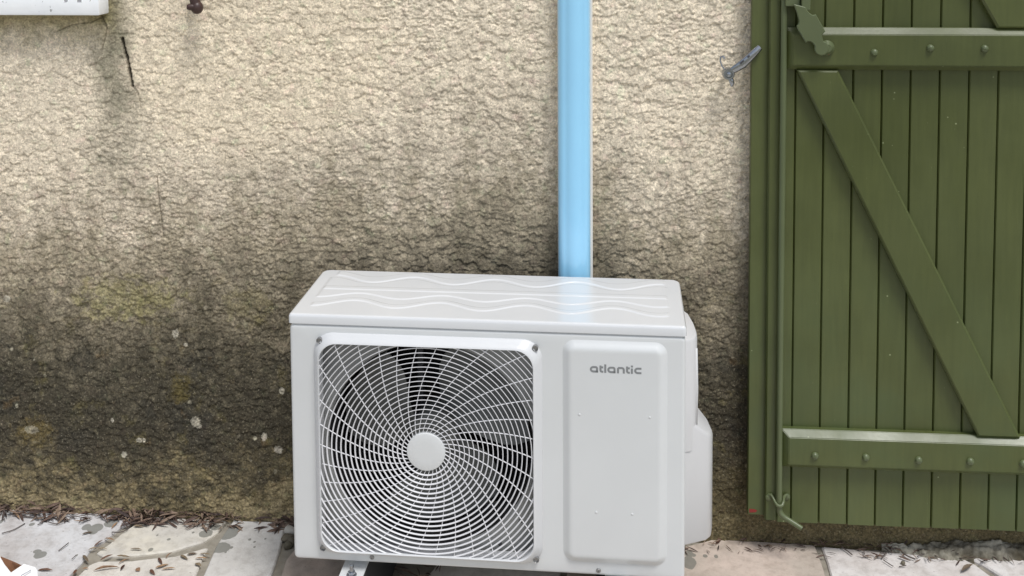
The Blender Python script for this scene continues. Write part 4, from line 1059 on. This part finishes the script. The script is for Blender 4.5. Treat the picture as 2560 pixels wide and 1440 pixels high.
for L, r in (([(15, 765), (110, 735), (200, 680)], 0.0011), ([(385, 680), (450, 692), (520, 672), (560, 645)], 0.0011), ([(300, 697), (335, 685), (352, 660)], 0.0010), ([(895, 752), (960, 762), (1020, 735), (1042, 690)], 0.0011), ([(100, 618), (230, 632), (380, 640)], 0.0014), ([(560, 642), (680, 625), (800, 605)], 0.0010), ([(470, 902), (550, 848)], 0.0011), ([(575, 977), (610, 945)], 0.0009), ([(310, 540), (400, 520), (450, 515)], 0.0012), ([(5, 610), (22, 580), (10, 552)], 0.0009)):
    put_twig(T2(L), r, STEMS.get((L[0][0], L[0][1]), 'short straight dry stem lying on the pale paving at the left'), 'dry stems on the left paving')
Z8 = lambda a, b: (2100 + a / 5.565, 1240 + b / 5.565)
for L, r in (([(20, 745), (90, 790), (170, 850)], 0.0014), ([(600, 735), (660, 790), (730, 832)], 0.0013), ([(860, 820), (950, 880), (1042, 915)], 0.0016), ([(1070, 890), (1150, 850), (1290, 830)], 0.0011), ([(550, 825), (650, 836)], 0.0012), ([(580, 898), (640, 838)], 0.0016), ([(600, 920), (680, 975), (740, 1012)], 0.0010), ([(1960, 826), (2110, 836)], 0.0015), ([(820, 1008), (920, 1003)], 0.0011), ([(330, 790), (338, 840)], 0.0012), ([(1180, 690), (1400, 700), (1650, 690), (1820, 705)], 0.0022), ([(900, 640), (960, 690)], 0.0016), ([(700, 790), (790, 760), (840, 790)], 0.0014), ([(1300, 770), (1490, 790)], 0.0017)):
    put_twig([Z8(a, b) for a, b in L], r, TWIGS.get((L[0][0], L[0][1]), 'small twig of the crossed bunch on the white-grey slab below the shutter'), 'twigs below the shutter')
gb_ = tube([(0, 0, 0), (0.012, 0, 0.014), (0.026, 0, 0.030)], [0.0012, 0.001, 0.0005], 6)
q = on_z(2002, 1326, 0.035)

def put_pebble(x, y, rx, label, group=None, dark=False, flat=0.6, z=0.0):
    bm = bmesh.new(); bmesh.ops.create_icosphere(bm, subdivisions=2, radius=1.0)
    sd = random.uniform(0, 50)
    for v in bm.verts:
        k = 1 + 0.22 * math.sin(3.1 * v.co.x + sd) * math.cos(2.7 * v.co.y + sd * 2) + 0.10 * math.sin(5 * v.co.z + sd)
        v.co = Vector((v.co.x * k, v.co.y * k * 0.85, v.co.z * k * flat)) * rx
    o = obj('pebble', bm, MAT['dark_pebble' if dark else 'pebble'], None, True)
    gx, gy = G(x, y, z); o.location = (gx, gy, z + rx * flat * 0.7); o.rotation_euler = (0, 0, random.uniform(0, 6))
    return tag(o, label, 'pebble', group)
for x, y, r in ((1815, 1337, 0.010), (1830, 1334, 0.013), (1846, 1338, 0.012), (1838, 1344, 0.009), (1856, 1346, 0.008), (1828, 1343, 0.008)):
    put_pebble(x, y, r, 'whitish pebble in the small heap between unit and shutter foot', 'pale pebbles at the wall foot')
for x, y, r, dk in ((722, 1318, 0.016, 1), (726, 1338, 0.018, 0), (718, 1352, 0.014, 1), (729, 1361, 0.013, 1), (716, 1330, 0.009, 0), (720, 1370, 0.012, 1)):
    put_pebble(x, y, r, 'rough stone in the unpaved gap beside the left side of the unit', 'stones in the gap beside the unit', bool(dk), 0.7, -0.006)
a_ = Z8(1765, 772); put_pebble(a_[0], a_[1], 0.010, 'smooth white oval pebble at the wall foot under the shutter', None, False, 0.45)
a_ = Z8(825, 668); put_pebble(a_[0], a_[1], 0.010, 'nearly black round lump at the wall foot under the shutter', None, True, 0.9).data.materials[0] = MAT['dark']
a_ = Z8(895, 680); put_pebble(a_[0], a_[1], 0.006, 'small white chip touching the black lump under the shutter', None, False, 0.7)
a_ = Z8(875, 950); put_pebble(a_[0], a_[1], 0.006, 'small dark stone alone on the pale paving below the shutter', None, True, 0.7)
a_ = Z2(2018, 628); put_pebble(a_[0], a_[1], 0.006, 'small dark round nut beside the litter line left of the unit', None, True, 0.9)

def litter(name, n, xr, yr, zmax, label, mat, L=(0.018, 0.045), density=None, steep=0.24):
    V, F = [], []; r = random.Random(5 + n); k = 0
    while k < n:
        x = r.uniform(*xr); t = r.random() ** 1.6
        if density and r.random() > density(x): continue
        y = yr[1] + (yr[0] - yr[1]) * t; z = 0.003 + (1 - t) * zmax * r.random()
        k += 1
        Ln = r.uniform(*L); wd = Ln * r.uniform(0.05, 0.10); an = r.gauss(0, 0.8); pit = r.gauss(0, steep); ro = r.uniform(-0.9, 0.9)
        Mx = Matrix.Translation((x, y, z + abs(math.sin(pit)) * Ln * 0.4)) @ Matrix.Rotation(an, 4, 'Z') @ Matrix.Rotation(pit, 4, 'Y') @ Matrix.Rotation(ro, 4, 'X')
        b = len(V); cu = r.uniform(-0.1, 0.2)
        for i in range(6):
            s = i / 5; ww = wd * math.sin(PI * (0.06 + 0.88 * s)); zz = cu * Ln * 4 * s * (1 - s) * 0.5
            for sg in (-1, 0, 1): 
                p = Mx @ Vector(((s - 0.5) * Ln, sg * ww, zz + abs(sg) * ww * 0.5)); p.y = min(p.y, -0.004); V.append(tuple(p))
        for i in range(5):
            c = b + i * 3; F += [(c, c + 3, c + 4, c + 1), (c + 1, c + 4, c + 5, c + 2)]
    o = obj(name, (V, F), mat, None, True)
    return tag(o, label, 'leaf litter', None, 'stuff')
litter('leaf_litter', 640, (-1.60, -0.555), (-0.050, -0.005), 0.012, 'brown drift of dead leaves along the wall foot left of the unit', MAT['litter'],
       density=lambda x: 0.15 + 0.85 * (0.5 + 0.5 * math.sin(x * 9 + 1.0) * math.cos(x * 23)) * (1.0 if x < -0.62 else 0.8))
litter('leaf_litter', 170, (-0.40, -0.20), (-0.215, -0.06), 0.006, 'dark heap of dead leaves on the ground underneath the unit', MAT['litter'], (0.015, 0.035))
litter('leaf_litter', 260, (0.30, 1.40), (-0.060, -0.006), 0.008, 'thin line of dry plant debris along the wall foot under the shutter', MAT['litter'], (0.010, 0.030),
       density=lambda x: 0.9 if x > 0.5 else 0.5)

# crumbled mortar fillet at the foot of the wall below the shutter (part of the wall)
def fillet():
    xs = np.linspace(0.78, 1.50, 280); ts = np.linspace(0, 1, 26)
    X, T = np.meshgrid(xs, ts)
    m = X * 1000
    hgt = 0.019 * (0.45 + 0.75 * fbm(m / 60, T * 0 + 3, 201, 3)) * np.clip((X - 0.78) / 0.16, 0, 1)
    out = 0.042 * (0.7 + 0.5 * fbm(m / 45, T * 0 + 8, 211, 3)) * np.clip((X - 0.78) / 0.10, 0.1, 1)
    d1, s1, r1, _ = cells(m / 15, T * 3.2, 221); lump = np.sqrt(np.clip(1 - (d1 / 0.8) ** 2, 0, 1)) * (0.3 + r1) * 0.010 + 0.005 * fbm(m / 5, T * 9, 231, 2)
    Y = -0.004 - out * T - lump * 0.5; Zz = -0.012 + (hgt + 0.012) * (1 - T ** 1.6) + lump * 0.9 * np.clip(3 * (1 - T), 0, 1)
    nx = len(xs); v = [tuple(p) for p in np.stack([X.ravel(), Y.ravel(), Zz.ravel()], 1)]
    f = [(j * nx + i, (j + 1) * nx + i, (j + 1) * nx + i + 1, j * nx + i + 1) for j in range(len(ts) - 1) for i in range(nx - 1)]
    return v, f
MAT['crumb'] = stone_material('crumbling_mortar', lin(172, 168, 154), lin(78, 71, 55), (), 0.9, 21.0)
obj('mortar_fillet', fillet(), MAT['crumb'], wall, True)['label'] = 'crumbling whitish mortar fillet below the shutter'

# open white carton at the lower left
carton = empty('carton', (-1.16, -0.40, 0.0))
tag(carton, 'opened white cardboard carton with brown inside at the lower left corner', 'carton')
def cpart(name, pix, zz, mat, th=0.004, parent=None):
    P = [Vector(on_z(a, b, z)) for (a, b), z in zip(pix, zz)]
    n = (P[1] - P[0]).cross(P[2] - P[0]).normalized()
    if n.z < 0: n = -n
    o = Vector((1.16, 0.40, 0))
    bm = loft([[tuple(p + o - n * th) for p in P], [tuple(p + o) for p in P]], True, True)
    return obj(name, bm, mat, parent or carton)
cpart('inner_wall', [(2, 1391), (30, 1402), (57, 1414), (62, 1470), (-10, 1470)], [0.096, 0.096, 0.096, 0.03, 0.03], MAT['kraft'])
fa = cpart('flap', [(28, 1431), (60, 1409.5), (88, 1418), (93, 1426), (95, 1450), (90, 1500), (10, 1500)], [0.104, 0.104, 0.102, 0.101, 0.094, 0.08, 0.09], MAT['card_white'])
cpart('flap', [(-40, 1370), (-4, 1385), (3, 1397), (12, 1412), (28, 1432), (20, 1500), (-60, 1500)], [0.108, 0.108, 0.108, 0.107, 0.106, 0.10, 0.10], MAT['card_white'])
for k in range(9):
    t = k / 9; a = Vector((52, 1438)).lerp(Vector((78, 1423.5)), t)
    cpart('print_mark', [(a.x, a.y), (a.x + 1.9, a.y - 1.1), (a.x + 2.6, a.y + 0.7), (a.x + 0.7, a.y + 1.8)], [0.1056] * 4, MAT['ink'], 0.0004, fa)
cb = Vector(on_z(40, 1500, 0.05))
obj('body', box(-0.22, 0.055, -0.20, 0.02, 0.001, 0.072, 0.002), MAT['card_white'], carton)
